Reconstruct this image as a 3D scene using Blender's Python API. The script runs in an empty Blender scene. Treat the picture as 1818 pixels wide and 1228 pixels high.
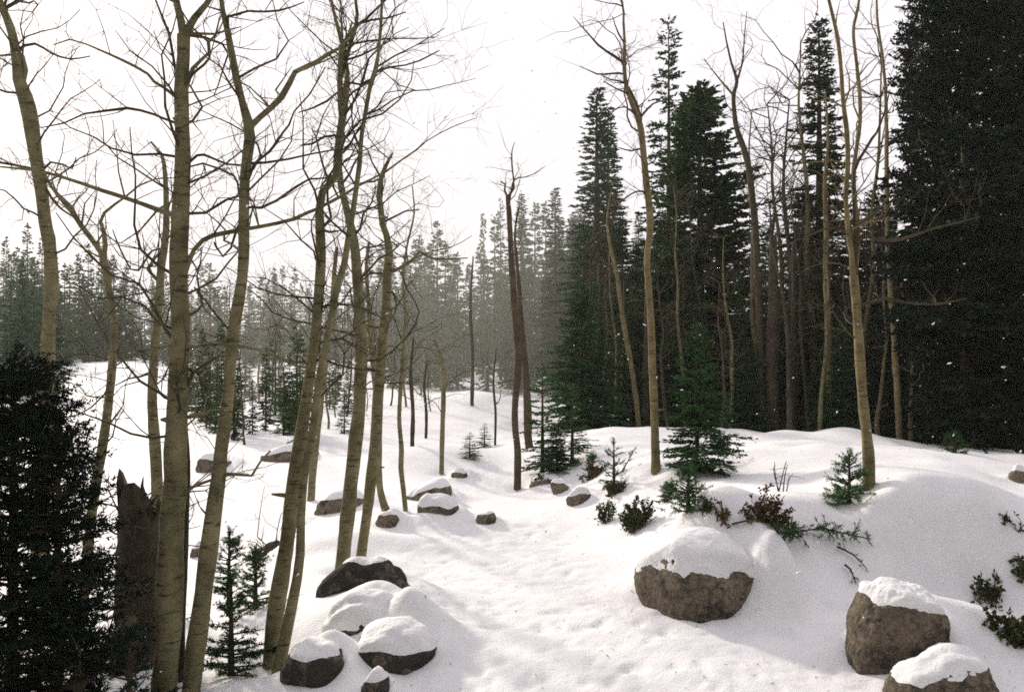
import bpy, math, random
import numpy as np
from mathutils import Vector, noise

S = bpy.context.scene
COL = S.collection

# ------------------------------------------------------------------ camera
F = 1513.0                      # focal length in photograph pixels
EYE = 1.6
PITCH = math.atan(14.0 / F)
cam_d = bpy.data.cameras.new('camera')
cam_d.sensor_width = 36.0
cam_d.lens = 36.0 * F / 1818.0
cam_d.clip_start = 0.05
cam_d.clip_end = 1000.0
cam = bpy.data.objects.new('camera', cam_d)
COL.objects.link(cam)
cam.location = (0, 0, EYE)
cam.rotation_euler = (math.pi / 2 + PITCH, 0, 0)
S.camera = cam

# ------------------------------------------------------------------ sky and sun
SUN_AZ, SUN_EL = math.radians(-36), math.radians(24)
world = bpy.data.worlds.new('World')
S.world = world
world.use_nodes = True
wn = world.node_tree
wn.nodes.clear()
w_out = wn.nodes.new('ShaderNodeOutputWorld')
w_bg = wn.nodes.new('ShaderNodeBackground')
w_bg.inputs['Strength'].default_value = 0.10
w_sky = wn.nodes.new('ShaderNodeTexSky')
w_sky.sky_type = 'NISHITA'
w_sky.sun_disc = False
w_sky.sun_elevation = SUN_EL
w_sky.sun_rotation = SUN_AZ
w_sky.dust_density = 6.0
w_mix = wn.nodes.new('ShaderNodeMix')
w_mix.data_type = 'RGBA'
w_no = wn.nodes.new('ShaderNodeTexNoise')          # thin unbroken snow cloud
w_no.inputs['Scale'].default_value = 1.6
w_no.inputs['Detail'].default_value = 3.0
w_ramp = wn.nodes.new('ShaderNodeValToRGB')
w_ramp.color_ramp.elements[0].position = 0.3
w_ramp.color_ramp.elements[0].color = (0.90, 0.90, 0.90, 1)
w_ramp.color_ramp.elements[1].position = 0.75
w_ramp.color_ramp.elements[1].color = (0.97, 0.97, 0.97, 1)
w_tc = wn.nodes.new('ShaderNodeTexCoord')
wn.links.new(w_tc.outputs['Generated'], w_no.inputs['Vector'])
wn.links.new(w_no.outputs['Fac'], w_ramp.inputs['Fac'])
wn.links.new(w_ramp.outputs['Color'], w_mix.inputs['Factor'])
wn.links.new(w_sky.outputs['Color'], w_mix.inputs['A'])
w_mix.inputs['B'].default_value = (13.3, 12.6, 13.2, 1)
wn.links.new(w_mix.outputs['Result'], w_bg.inputs['Color'])
wn.links.new(w_bg.outputs['Background'], w_out.inputs['Surface'])

sun_d = bpy.data.lights.new('sun', 'SUN')
sun_d.energy = 5.0
sun_d.angle = math.radians(6)
sun_d.color = (1.0, 0.91, 0.77)
sun = bpy.data.objects.new('sun', sun_d)
COL.objects.link(sun)
SUN_DIR = Vector((math.sin(SUN_AZ) * math.cos(SUN_EL), math.cos(SUN_AZ) * math.cos(SUN_EL), math.sin(SUN_EL)))
sun.rotation_euler = SUN_DIR.to_track_quat('Z', 'Y').to_euler()

S.view_settings.view_transform = 'Standard'
S.view_settings.look = 'None'
S.view_settings.exposure = -0.24
S.view_settings.gamma = 1.0
S.view_settings.use_curve_mapping = False
S.cycles.filter_width = 1.7
S.cycles.use_denoising = False          # the photograph has film grain
HAZE_DENSITY = 0.0009

# ------------------------------------------------------------------ helpers
def nz(x, y, s=0.0):
    return noise.noise((x, y, s))

def sm(a, b, t):
    t = min(1.0, max(0.0, (t - a) / (b - a)))
    return t * t * (3 - 2 * t)

def gauss(x, y, cx, cy, rx, ry):
    return math.exp(-((x - cx) / rx) ** 2 - ((y - cy) / ry) ** 2)

EDGE = [(0, 0.95), (5, 0.95), (7.5, 0.6), (10, 0.15), (14, -0.7), (20, -1.5), (400, -1.5)]
def edge_x(y):
    for (a, xa), (b, xb) in zip(EDGE, EDGE[1:]):
        if y <= b:
            return xa + (xb - xa) * (y - a) / (b - a)
    return EDGE[-1][1]

MOUNDS = []                     # snow drifted up behind the boulders

def ground_h(x, y):
    r = math.hypot(x, y)
    h = 0.10 * nz(x * 0.35, y * 0.35, 3.1) + 0.045 * nz(x * 0.9 + 0.4 * y, y * 1.1, 8.2)
    h += 0.012 * nz(x * 3.0, y * 4.0, 1.7)
    if r > 20:
        h += min(1.0, (r - 20) / 40) * 0.7 * nz(x * 0.06, y * 0.06, 5.5)
    xe = edge_x(y)
    # bank at the side of the path, falling away again behind its crest
    steep = math.exp(-abs((x - 2.95) / 0.62) ** 4)
    front = (1 - steep) * sm(5.05, 6.35, y) + steep * sm(5.32, 6.0, y + 0.10 * abs(x - 3.05))
    bank = sm(xe, xe + 1.3 + 0.06 * max(0, y - 6), x) * front
    h += 0.50 * bank * (1 - 1.5 * sm(11.0, 20.0, y))
    h += bank * (0.13 * nz(x * 0.75, y * 0.5, 21.0) + 0.06 * nz(x * 1.9, y * 1.3, 23.0)) * sm(6.0, 8.0, y)
    h -= bank * 0.11 * max(0.0, x - 4.2 - 0.12 * (y - 8))
    # wind drift ending in a steep scooped lee face
    h += 0.22 * sm(5.75, 6.2, y + 0.12 * abs(x - 3.1)) * math.exp(-abs((x - 3.1) / 0.62) ** 3) * (1 - sm(6.3, 8.2, y))
    h -= 0.16 * gauss(x, y, 2.95, 5.55, 0.6, 0.28)
    h += 0.22 * gauss(x, y, 1.80, 5.75, 0.45, 0.45)
    h += 0.26 * gauss(x, y, 2.45, 4.65, 0.42, 0.35)
    h += 0.10 * gauss(x, y, 1.2, 9.0, 0.9, 0.7)
    # left side sinks a little, with low drifts
    h -= 0.22 * sm(-1.2, -2.6, x) * (1 - sm(8, 16, y))
    h += 0.13 * gauss(x, y, -0.85, 5.2, 0.5, 0.45)
    h += 0.12 * gauss(x, y, -1.6, 7.2, 0.9, 0.25) + 0.12 * gauss(x, y, -0.9, 8.1, 0.8, 0.3)
    h += 0.25 * gauss(x, y, -1.2, 12.5, 1.6, 1.0)
    h += 0.4 * gauss(x, y, -1.0, 27.0, 3.0, 4.0)
    # trodden path: shallow dents
    p = (1 - sm(xe - 0.3, xe + 0.2, x)) * sm(-1.2, -0.4, x) * (1 - sm(9, 16, y))
    if y < 5.2:
        p = max(p, sm(-0.5, 0.2, x) * (1 - sm(2.0, 2.6, x)))
    if p > 0.01:
        c = nz(x * 8.5, y * 6.5, 11.0)
        h -= p * (0.016 * max(0.0, c - 0.15) * 2.2 + 0.022 * max(0, nz(x * 16, y * 12, 2.0) - 0.12))
        h -= 0.03 * p
    for (mx, my, ma, mrx, mry) in MOUNDS:
        if abs(x - mx) < 2.6 * mrx and abs(y - my) < 2.6 * mry:
            h += ma * gauss(x, y, mx, my, mrx, mry)
    if y > 42:
        h += 0.03 * (y - 42) if y < 90 else 1.44 + 0.075 * (y - 90)
    return h

CP, SP = math.cos(PITCH), math.sin(PITCH)
def ray(px, py):
    u, v = (px - 909.0) / F, (614.0 - py) / F
    return Vector((u, CP - v * SP, SP + v * CP))

def at(px, py, D):
    d = ray(px, py)
    t = D / d.y
    return Vector((d.x * t, D, EYE + d.z * t))

def on_ground(px, py):
    d = ray(px, py)
    t, last = 2.0, 2.0
    while t < 190:
        p = d * t
        if EYE + p.z < ground_h(p.x, p.y):
            a, b = last, t
            for _ in range(20):
                m = (a + b) / 2
                q = d * m
                if EYE + q.z < ground_h(q.x, q.y):
                    b = m
                else:
                    a = m
            q = d * b
            return Vector((q.x, q.y, EYE + q.z))
        last = t
        t *= 1.012
    q = d * 80.0
    return Vector((q.x, q.y, ground_h(q.x, q.y)))

class MB:
    def __init__(self):
        self.v, self.f, self.n = [], [], 0
    def add(self, V, T):
        V = np.asarray(V, dtype=np.float32)
        self.v.append(V)
        self.f.append(np.asarray(T, dtype=np.int32) + self.n)
        self.n += len(V)
    def mesh(self, name, mat, loc=(0, 0, 0), smooth=True):
        V = np.concatenate(self.v) - np.array(loc, dtype=np.float32)
        T = np.concatenate(self.f)
        return mesh_of(name, V, T, mat, smooth)
    def build(self, name, mat, parent=None, loc=(0, 0, 0), smooth=True):
        if not self.n:
            return None
        return link(name, self.mesh(name, mat, loc, smooth), parent)

def mesh_of(name, V, T, mat, smooth=True):
    me = bpy.data.meshes.new(name)
    me.vertices.add(len(V))
    me.vertices.foreach_set('co', np.ascontiguousarray(V, dtype=np.float32).ravel())
    me.loops.add(len(T) * 3)
    me.loops.foreach_set('vertex_index', np.ascontiguousarray(T, dtype=np.int32).ravel())
    me.polygons.add(len(T))
    me.polygons.foreach_set('loop_start', np.arange(0, len(T) * 3, 3, dtype=np.int32))
    me.polygons.foreach_set('use_smooth', np.full(len(T), smooth))
    me.update(calc_edges=True)
    if mat:
        me.materials.append(mat)
    return me

def link(name, me, parent=None):
    o = bpy.data.objects.new(name, me)
    COL.objects.link(o)
    if parent is not None:
        o.parent = parent
    return o

def thing(name, label, cat, loc=(0, 0, 0), group=None):
    o = bpy.data.objects.new(name, None)
    COL.objects.link(o)
    o.location = loc
    o.empty_display_size = 0.2
    o['label'] = label
    o['category'] = cat
    if group:
        o['group'] = group
    return o

def tag(o, label, cat, group=None):
    o['label'] = label
    o['category'] = cat
    if group:
        o['group'] = group
    return o

def dup(root, loc, rz, scale, label=None, group=None):
    r = root.copy()
    COL.objects.link(r)
    r.location = loc
    r.rotation_euler = (0, 0, rz)
    r.scale = scale
    if label:
        r['label'] = label
    if group:
        r['group'] = group
    for ch in list(root.children):
        c = ch.copy()
        COL.objects.link(c)
        c.parent = r
    return r

def tube(mb, P, R, k=6, cap=True, bump=None):
    P = np.asarray(P, dtype=np.float64)
    R = np.asarray(R, dtype=np.float64)
    n = len(P)
    T = np.gradient(P, axis=0)
    T /= np.linalg.norm(T, axis=1)[:, None] + 1e-9
    m = T.mean(axis=0)
    ref = np.array([0.0, 1.0, 0.13]) if abs(m[1]) < 0.75 else np.array([0.13, 0.0, 1.0])
    A = np.cross(T, ref)
    A /= np.linalg.norm(A, axis=1)[:, None] + 1e-9
    B = np.cross(T, A)
    th = np.arange(k) * (2 * math.pi / k)
    rr = np.repeat(R[:, None], k, axis=1)
    if bump is not None:
        rr = rr * bump(n, k)
    V = P[:, None, :] + rr[:, :, None] * (np.cos(th)[None, :, None] * A[:, None, :] + np.sin(th)[None, :, None] * B[:, None, :])
    V = V.reshape(-1, 3)
    i = np.arange(n - 1)[:, None] * k
    j = np.arange(k)[None, :]
    a, b = i + j, i + (j + 1) % k
    c, d = a + k, b + k
    tris = np.concatenate([np.stack([a, b, d], -1).reshape(-1, 3), np.stack([a, d, c], -1).reshape(-1, 3)])
    if cap:
        V = np.concatenate([V, P[-1:] + T[-1:] * R[-1]])
        t = (n - 1) * k
        capf = np.stack([t + j[0], t + (j[0] + 1) % k, np.full(k, n * k)], -1)
        tris = np.concatenate([tris, capf])
    mb.add(V, tris)

def spline(pts, step):
    """Catmull-Rom through pts (n, c; the first three are a position), resampled about every step metres."""
    P = np.asarray(pts, dtype=np.float64)
    if len(P) < 3:
        n = max(2, int(np.linalg.norm(P[-1, :3] - P[0, :3]) / step) + 1)
        t = np.linspace(0, 1, n)[:, None]
        return P[0] * (1 - t) + P[-1] * t
    E = np.concatenate([2 * P[:1] - P[1:2], P, 2 * P[-1:] - P[-2:-1]])
    out = []
    for i in range(1, len(E) - 2):
        p0, p1, p2, p3 = E[i - 1], E[i], E[i + 1], E[i + 2]
        n = max(1, int(np.linalg.norm(p2[:3] - p1[:3]) / step))
        for q in range(n):
            t = q / n
            out.append(0.5 * (2 * p1 + (p2 - p0) * t + (2 * p0 - 5 * p1 + 4 * p2 - p3) * t * t + (3 * p1 - p0 - 3 * p2 + p3) * t ** 3))
    out.append(E[-2])
    return np.array(out)

# ------------------------------------------------------------------ materials
def new_mat(name):
    m = bpy.data.materials.new(name)
    m.use_nodes = True
    t = m.node_tree
    b = t.nodes['Principled BSDF']
    return m, t, b

def N(t, kind, **kw):
    n = t.nodes.new(kind)
    for k, v in kw.items():
        if k in n.inputs:
            n.inputs[k].default_value = v
        else:
            setattr(n, k, v)
    return n

def ramp(t, stops, src, out='Fac'):
    r = t.nodes.new('ShaderNodeValToRGB')
    e = r.color_ramp.elements
    while len(e) < len(stops):
        e.new(0.5)
    for el, (p, c) in zip(e, stops):
        el.position = p
        el.color = (*c, 1) if len(c) == 3 else c
    t.links.new(src.outputs[out], r.inputs['Fac'])
    return r

def mapped(t, scale, coord='Object'):
    tc = t.nodes.new('ShaderNodeTexCoord')
    mp = t.nodes.new('ShaderNodeMapping')
    mp.inputs['Scale'].default_value = scale
    t.links.new(tc.outputs[coord], mp.inputs['Vector'])
    return mp

def tex(t, mp, scale, detail=4.0, rough=0.6, kind='ShaderNodeTexNoise'):
    n = t.nodes.new(kind)
    n.inputs['Scale'].default_value = scale
    if 'Detail' in n.inputs:
        n.inputs['Detail'].default_value = detail
        n.inputs['Roughness'].default_value = rough
    t.links.new(mp.outputs['Vector'], n.inputs['Vector'])
    return n

def mixc(t, fac, a, b, blend='MIX'):
    m = t.nodes.new('ShaderNodeMix')
    m.data_type = 'RGBA'
    m.blend_type = blend
    for key, v in (('Factor', fac), ('A', a), ('B', b)):
        if isinstance(v, (int, float)):
            m.inputs[key].default_value = v
        elif isinstance(v, tuple):
            m.inputs[key].default_value = (*v, 1)
        else:
            t.links.new(v, m.inputs[key])
    return m.outputs['Result']

def bump(t, b, h, strength, dist):
    n = t.nodes.new('ShaderNodeBump')
    n.inputs['Strength'].default_value = strength
    n.inputs['Distance'].default_value = dist
    t.links.new(h, n.inputs['Height'])
    t.links.new(n.outputs['Normal'], b.inputs['Normal'])

def make_snow(name, fine):
    m, t, b = new_mat(name)
    mp = mapped(t, (1, 1, 1))
    n1 = tex(t, mp, 5.0, 6, 0.65)
    n2 = tex(t, mp, 60.0, 3, 0.7)
    c = ramp(t, [(0.3, (0.75, 0.745, 0.76)), (0.7, (0.83, 0.82, 0.825))], n1)
    col = c.outputs['Color']
    if fine:                       # fallen needles and bark crumbs
        v = tex(t, mp, 9.0, kind='ShaderNodeTexVoronoi')
        g = tex(t, mp, 0.9, 2)
        d = ramp(t, [(0.07, (1, 1, 1)), (0.13, (0, 0, 0))], v, 'Distance')
        gm = ramp(t, [(0.52, (0, 0, 0)), (0.62, (0.6, 0.6, 0.6))], g)
        f = mixc(t, 1.0, d.outputs['Color'], gm.outputs['Color'], 'MULTIPLY')
        col = mixc(t, f, col, (0.40, 0.34, 0.30))
    t.links.new(col, b.inputs['Base Color'])
    b.inputs['Roughness'].default_value = 0.65
    b.inputs['Specular IOR Level'].default_value = 0.25
    hm = mixc(t, 0.35, n1.outputs['Color'], n2.outputs['Color'])
    bump(t, b, hm, 0.75, 0.03)
    return m

SNOW = make_snow('snow', True)
SNOW_CAP = make_snow('snow_cap', False)

def make_bark(name, lo, hi, scar, scars=True):
    m, t, b = new_mat(name)
    oi = t.nodes.new('ShaderNodeObjectInfo')
    mp = mapped(t, (1, 1, 1))
    mz = mapped(t, (9, 9, 55))
    n1 = tex(t, mp, 7.0, 6, 0.7)
    n2 = tex(t, mz, 1.0, 3, 0.6)
    c = ramp(t, [(0.32, lo), (0.68, hi)], n1)
    col = c.outputs['Color']
    if scars:
        s = ramp(t, [(0.57, (0, 0, 0)), (0.66, (1, 1, 1))], n2)
        col = mixc(t, s.outputs['Color'], col, scar)
        me = mapped(t, (11, 11, 4.6))
        v = tex(t, me, 1.0, kind='ShaderNodeTexVoronoi')
        e = ramp(t, [(0.20, (1, 1, 1)), (0.32, (0, 0, 0))], v, 'Distance')
        col = mixc(t, e.outputs['Color'], col, (0.025, 0.02, 0.014))
    t.links.new(col, b.inputs['Base Color'])
    b.inputs['Roughness'].default_value = 0.85
    b.inputs['Specular IOR Level'].default_value = 0.2
    hm = mixc(t, 0.5, n1.outputs['Color'], n2.outputs['Color'])
    bump(t, b, hm, 0.7, 0.012)
    return m

ASPEN = make_bark('aspen_bark', (0.092, 0.082, 0.040), (0.250, 0.222, 0.118), (0.06, 0.045, 0.025))
ASPEN_PALE = make_bark('pale_aspen_bark', (0.095, 0.077, 0.036), (0.25, 0.200, 0.098), (0.10, 0.07, 0.04))
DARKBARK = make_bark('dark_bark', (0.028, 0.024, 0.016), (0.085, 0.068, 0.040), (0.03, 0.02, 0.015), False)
REDBARK = make_bark('red_bark', (0.038, 0.030, 0.019), (0.105, 0.078, 0.048), (0.03, 0.02, 0.015), False)
TWIG = make_bark('twig_bark', (0.038, 0.031, 0.018), (0.10, 0.078, 0.042), (0.03, 0.02, 0.015), False)
DEADTWIG = make_bark('dead_twig_bark', (0.10, 0.075, 0.045), (0.24, 0.18, 0.11), (0.03, 0.02, 0.015), False)
DRYWOOD = make_bark('dry_wood', (0.020, 0.017, 0.012), (0.085, 0.064, 0.044), (0.02, 0.015, 0.01), False)

def make_leaf(name, a, b_, rough=0.7, trans=0.0):
    m, t, b = new_mat(name)
    mp = mapped(t, (1, 1, 1))
    n1 = tex(t, mp, 1.7, 3)
    n2 = tex(t, mp, 18.0, 2)
    f = mixc(t, 0.5, n1.outputs['Color'], n2.outputs['Color'])
    r = t.nodes.new('ShaderNodeValToRGB')
    r.color_ramp.elements[0].position, r.color_ramp.elements[1].position = 0.35, 0.65
    r.color_ramp.elements[0].color, r.color_ramp.elements[1].color = (*a, 1), (*b_, 1)
    t.links.new(f, r.inputs['Fac'])
    oi = t.nodes.new('ShaderNodeObjectInfo')
    hs = t.nodes.new('ShaderNodeHueSaturation')
    mr = t.nodes.new('ShaderNodeMapRange')
    mr.inputs['To Min'].default_value, mr.inputs['To Max'].default_value = 0.75, 1.2
    t.links.new(oi.outputs['Random'], mr.inputs['Value'])
    t.links.new(mr.outputs['Result'], hs.inputs['Value'])
    t.links.new(r.outputs['Color'], hs.inputs['Color'])
    t.links.new(hs.outputs['Color'], b.inputs['Base Color'])
    b.inputs['Roughness'].default_value = rough
    b.inputs['Specular IOR Level'].default_value = 0.06
    return m

NEEDLE = make_leaf('spruce_needles', (0.014, 0.048, 0.019), (0.056, 0.112, 0.038))
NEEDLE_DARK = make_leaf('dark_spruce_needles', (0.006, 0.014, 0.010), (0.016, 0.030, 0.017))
NEEDLE_GREEN = make_leaf('fir_needles', (0.020, 0.070, 0.022), (0.075, 0.150, 0.045))
NEEDLE_FAR = make_leaf('forest_needles', (0.026, 0.062, 0.018), (0.078, 0.125, 0.040))
LEAF_GREEN = make_leaf('green_leaves', (0.025, 0.045, 0.015), (0.075, 0.085, 0.03), 0.5)
LEAF_BROWN = make_leaf('brown_leaves', (0.06, 0.035, 0.015), (0.16, 0.095, 0.04), 0.6)

def make_rock(name, l0, l1):
    m, t, b = new_mat(name)
    mp = mapped(t, (1, 1, 1))
    n1 = tex(t, mp, 4.0, 6, 0.7)
    n2 = tex(t, mp, 45.0, 4, 0.7)
    n3 = tex(t, mp, 9.0, 5, 0.75)
    c = ramp(t, [(0.3, (0.115, 0.094, 0.070)), (0.7, (0.26, 0.212, 0.158))], n1)
    g = ramp(t, [(0.38, (0.62, 0.62, 0.62)), (0.62, (1.2, 1.17, 1.1))], n2)
    col = mixc(t, 1.0, c.outputs['Color'], g.outputs['Color'], 'MULTIPLY')
    l = ramp(t, [(l0, (0, 0, 0)), (l1, (0.88, 0.88, 0.88))], n3)
    col = mixc(t, l.outputs['Color'], col, (0.022, 0.026, 0.024))
    t.links.new(col, b.inputs['Base Color'])
    b.inputs['Roughness'].default_value = 0.9
    b.inputs['Specular IOR Level'].default_value = 0.2
    hm = mixc(t, 0.5, n1.outputs['Color'], n2.outputs['Color'])
    bump(t, b, hm, 1.0, 0.035)
    return m
ROCK = make_rock('granite', 0.47, 0.62)
ROCK_DARK = make_rock('lichen_granite', 0.36, 0.48)

# ------------------------------------------------------------------ the ground
def build_ground():
    radii = [0.0, 0.8, 1.6, 2.4]
    while radii[-1] < 8:
        radii.append(radii[-1] + 0.035)
    while radii[-1] < 200:
        radii.append(radii[-1] * 1.016)
    angs = []
    a = -180.0
    while a < 180 - 1e-6:
        angs.append(math.radians(a))
        a += 0.3 if -42 <= a < 42 else 6.0
    m = len(angs)
    V = []
    for r in radii:
        for a in angs:
            x, y = r * math.sin(a), r * math.cos(a)
            V.append((x, y, ground_h(x, y)))
    n = len(radii)
    i = np.arange(n - 1)[:, None] * m
    j = np.arange(m)[None, :]
    A, B = i + j, i + (j + 1) % m
    C, D = A + m, B + m
    T = np.concatenate([np.stack([A, D, B], -1).reshape(-1, 3), np.stack([A, C, D], -1).reshape(-1, 3)])
    o = link('snow_ground', mesh_of('snow_ground', np.array(V), T, SNOW))
    o['kind'] = 'structure'

# ------------------------------------------------------------------ boulders
def ico_sphere(sub):
    import bmesh
    bm = bmesh.new()
    bmesh.ops.create_icosphere(bm, subdivisions=sub, radius=1.0)
    V = np.array([v.co[:] for v in bm.verts])
    T = np.array([[v.index for v in f.verts] for f in bm.faces])
    bm.free()
    return V, T
ICO = {k: ico_sphere(k) for k in (1, 3, 4, 5, 6)}

def vnormals(V, T):
    fn = np.cross(V[T[:, 1]] - V[T[:, 0]], V[T[:, 2]] - V[T[:, 0]])
    out = np.zeros_like(V)
    for k in range(3):
        np.add.at(out, T[:, k], fn)
    return out / (np.linalg.norm(out, axis=1)[:, None] + 1e-9)

BOULDERS = [
    # label, x0, x1, top, foot in the photograph, then shape: depth, blockiness, roll, snow thickness, how steep snow still holds
    ('big brown boulder under a thick snow cap at the edge of the trodden path', 1143, 1358, 956, 1099, dict(depth=0.95, block=0.28, roll=0.10, cap=0.05, thr=0.32, sub=6, sink=0.35, mound=0.95, yaw=0.15, rough=0.09, crust=0.45, drift=1.0)),
    ('tall rounded brown boulder with a crusty snow top beside the low slab', 1530, 1704, 1048, 1214, dict(depth=0.9, block=0.42, roll=0.14, cap=0.03, thr=0.60, sub=6, sink=0.3, crust=1.5, mound=0.45, yaw=-0.2, rough=0.10)),
    ('low slanting slab dusted with snow in front of the tall rounded boulder', 1600, 1800, 1168, 1270, dict(depth=0.8, block=0.15, roll=-0.22, cap=0.012, thr=0.70, sub=5, sink=0.7, crust=2.0, mound=0.35)),
    ('long dark arched boulder sloping down behind the snow covered mound', 534, 735, 994, 1112, dict(depth=0.5, block=0.1, roll=-0.62, cap=0.010, thr=0.90, sub=5, sink=0.6, D=5.25, mound=0.3, dark=True)),
    ('boulder almost wholly buried under a smooth white mound of snow', 562, 708, 1064, 1140, dict(depth=0.75, block=0.1, roll=-0.15, cap=0.045, thr=0.30, sub=5, sink=0.7, mound=0.5, D=4.75, dark=True)),
    ('dark boulder wearing a loaf of snow with bare ends at the foot of the path', 616, 774, 1116, 1190, dict(depth=0.9, block=0.15, roll=-0.15, cap=0.028, thr=0.50, sub=5, sink=0.75, mound=0.95, dark=True)),
    ('dark blocky boulder right beside the foot of the leaning twin aspens', 494, 606, 1152, 1222, dict(depth=0.9, block=0.25, roll=0.1, cap=0.02, thr=0.72, sub=5, sink=0.7, crust=1.4, mound=0.8, dark=True)),
    ('small dark stone half sunk in snow below the loaf shaped boulder', 636, 690, 1192, 1250, dict(depth=0.8, block=0.2, roll=0.1, cap=0.02, thr=0.55, sub=4, sink=0.6, mound=0.8, dark=True)),
    ('brown wedge shaped boulder behind the twin upright aspens', 552, 650, 872, 908, dict(depth=0.8, block=0.2, roll=-0.10, cap=0.03, thr=0.7, sink=0.85, rough=0.2)),
    ('long low grey brown rock lying in the snow behind the leaning aspens', 458, 562, 790, 820, dict(depth=0.5, block=0.1, roll=-0.12, cap=0.03, thr=0.7, sink=0.85, rough=0.2)),
    ('sloping grey slab under the snow beside the thin bent aspen', 714, 802, 852, 890, dict(depth=0.6, block=0.2, roll=-0.45, cap=0.03, thr=0.6, sink=0.85, rough=0.2)),
    ('dark overhanging rock with a bare right end just before the sloping slab', 738, 814, 880, 916, dict(depth=0.7, block=0.1, roll=0.14, cap=0.03, thr=0.45, sink=0.85, rough=0.2)),
    ('small lone reddish rock at the edge of the open snow', 843, 882, 908, 930, dict(depth=0.8, block=0.1, roll=0.0, cap=0.012, thr=0.85, sink=0.85, rough=0.2)),
    ('dark stone poking out just above the sloping grey slab', 798, 832, 832, 852, dict(depth=0.8, block=0.2, cap=0.02, thr=0.75, sink=0.85, rough=0.2)),
    ('rounded stone at the foot of the aspen with a kinked base', 664, 708, 908, 936, dict(depth=0.8, block=0.1, roll=-0.1, cap=0.015, thr=0.75, sink=0.85, rough=0.2)),
    ('dark rock at the bank edge under a lean of snow', 1006, 1052, 866, 894, dict(depth=0.7, block=0.1, roll=-0.4, cap=0.03, thr=0.6, sink=0.85, rough=0.2)),
    ('narrow tilted rock at the bank edge beside the young spruces', 982, 1014, 850, 878, dict(depth=0.6, block=0.1, roll=-0.6, cap=0.02, thr=0.6, sub=3, sink=0.85, rough=0.2)),
    ('dark rock in the snow near the big dark spruces', 1796, 1840, 826, 858, dict(depth=0.8, block=0.1, cap=0.03, thr=0.7, sink=0.85, rough=0.2)),
    ('hazy grey boulder between the thick aspen and its slanting neighbour', 342, 404, 806, 838, dict(depth=0.8, block=0.0, cap=0.03, thr=0.7, sink=0.85, rough=0.2)),
    ('small snow topped stone beside the slanting aspen', 336, 366, 962, 990, dict(depth=0.8, block=0.1, cap=0.02, thr=0.6, sub=3, sink=0.85, rough=0.2)),
    ('flat dark rock with two snow stripes behind the bank of young spruces', 938, 1000, 842, 862, dict(depth=0.6, block=0.1, roll=-0.1, cap=0.03, thr=0.7, sub=3, sink=0.85, rough=0.2)),
]
SPOTS = []
for (lab, x0, x1, ytop, ybase, kw) in BOULDERS:
    cx, D = (x0 + x1) / 2, kw.get('D')
    g = on_ground(cx, ybase) if D is None else at(cx, ybase, D)
    SPOTS.append(g)
for g, (lab, x0, x1, ytop, ybase, kw) in zip(SPOTS, BOULDERS):
    rx = (x1 - x0) / 2 * g.y / F
    ry = rx * kw.get('depth', 0.8)
    vis = (ybase - ytop) * g.y / F
    MOUNDS.append((g.x + 0.35 * rx, g.y + ry * 0.75 + ry * 1.25, vis * kw.get('mound', 0.7), rx * 1.0, ry * 0.85))
    if kw.get('drift'):
        MOUNDS.append((g.x + 1.25 * rx, g.y + 0.15 * ry, vis * 0.62 * kw['drift'], rx * 0.5, ry * 0.55))
    MOUNDS.append((g.x + 1.15 * rx, g.y + ry * 0.75, vis * kw.get('mound', 0.7) * 0.45, rx * 0.42, ry * 0.8))
for (fx, fy) in ((607, 1012), (641, 990), (720, 906), (784, 840), (918, 869), (1164, 836), (1543, 864), (480, 1180), (1508, 892), (1222, 906)):
    g = on_ground(fx, fy)
    MOUNDS.append((g.x, g.y, -0.06, 0.13, 0.13))
    MOUNDS.append((g.x + 0.22, g.y - 0.14, 0.035, 0.24, 0.16))
build_ground()

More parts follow.
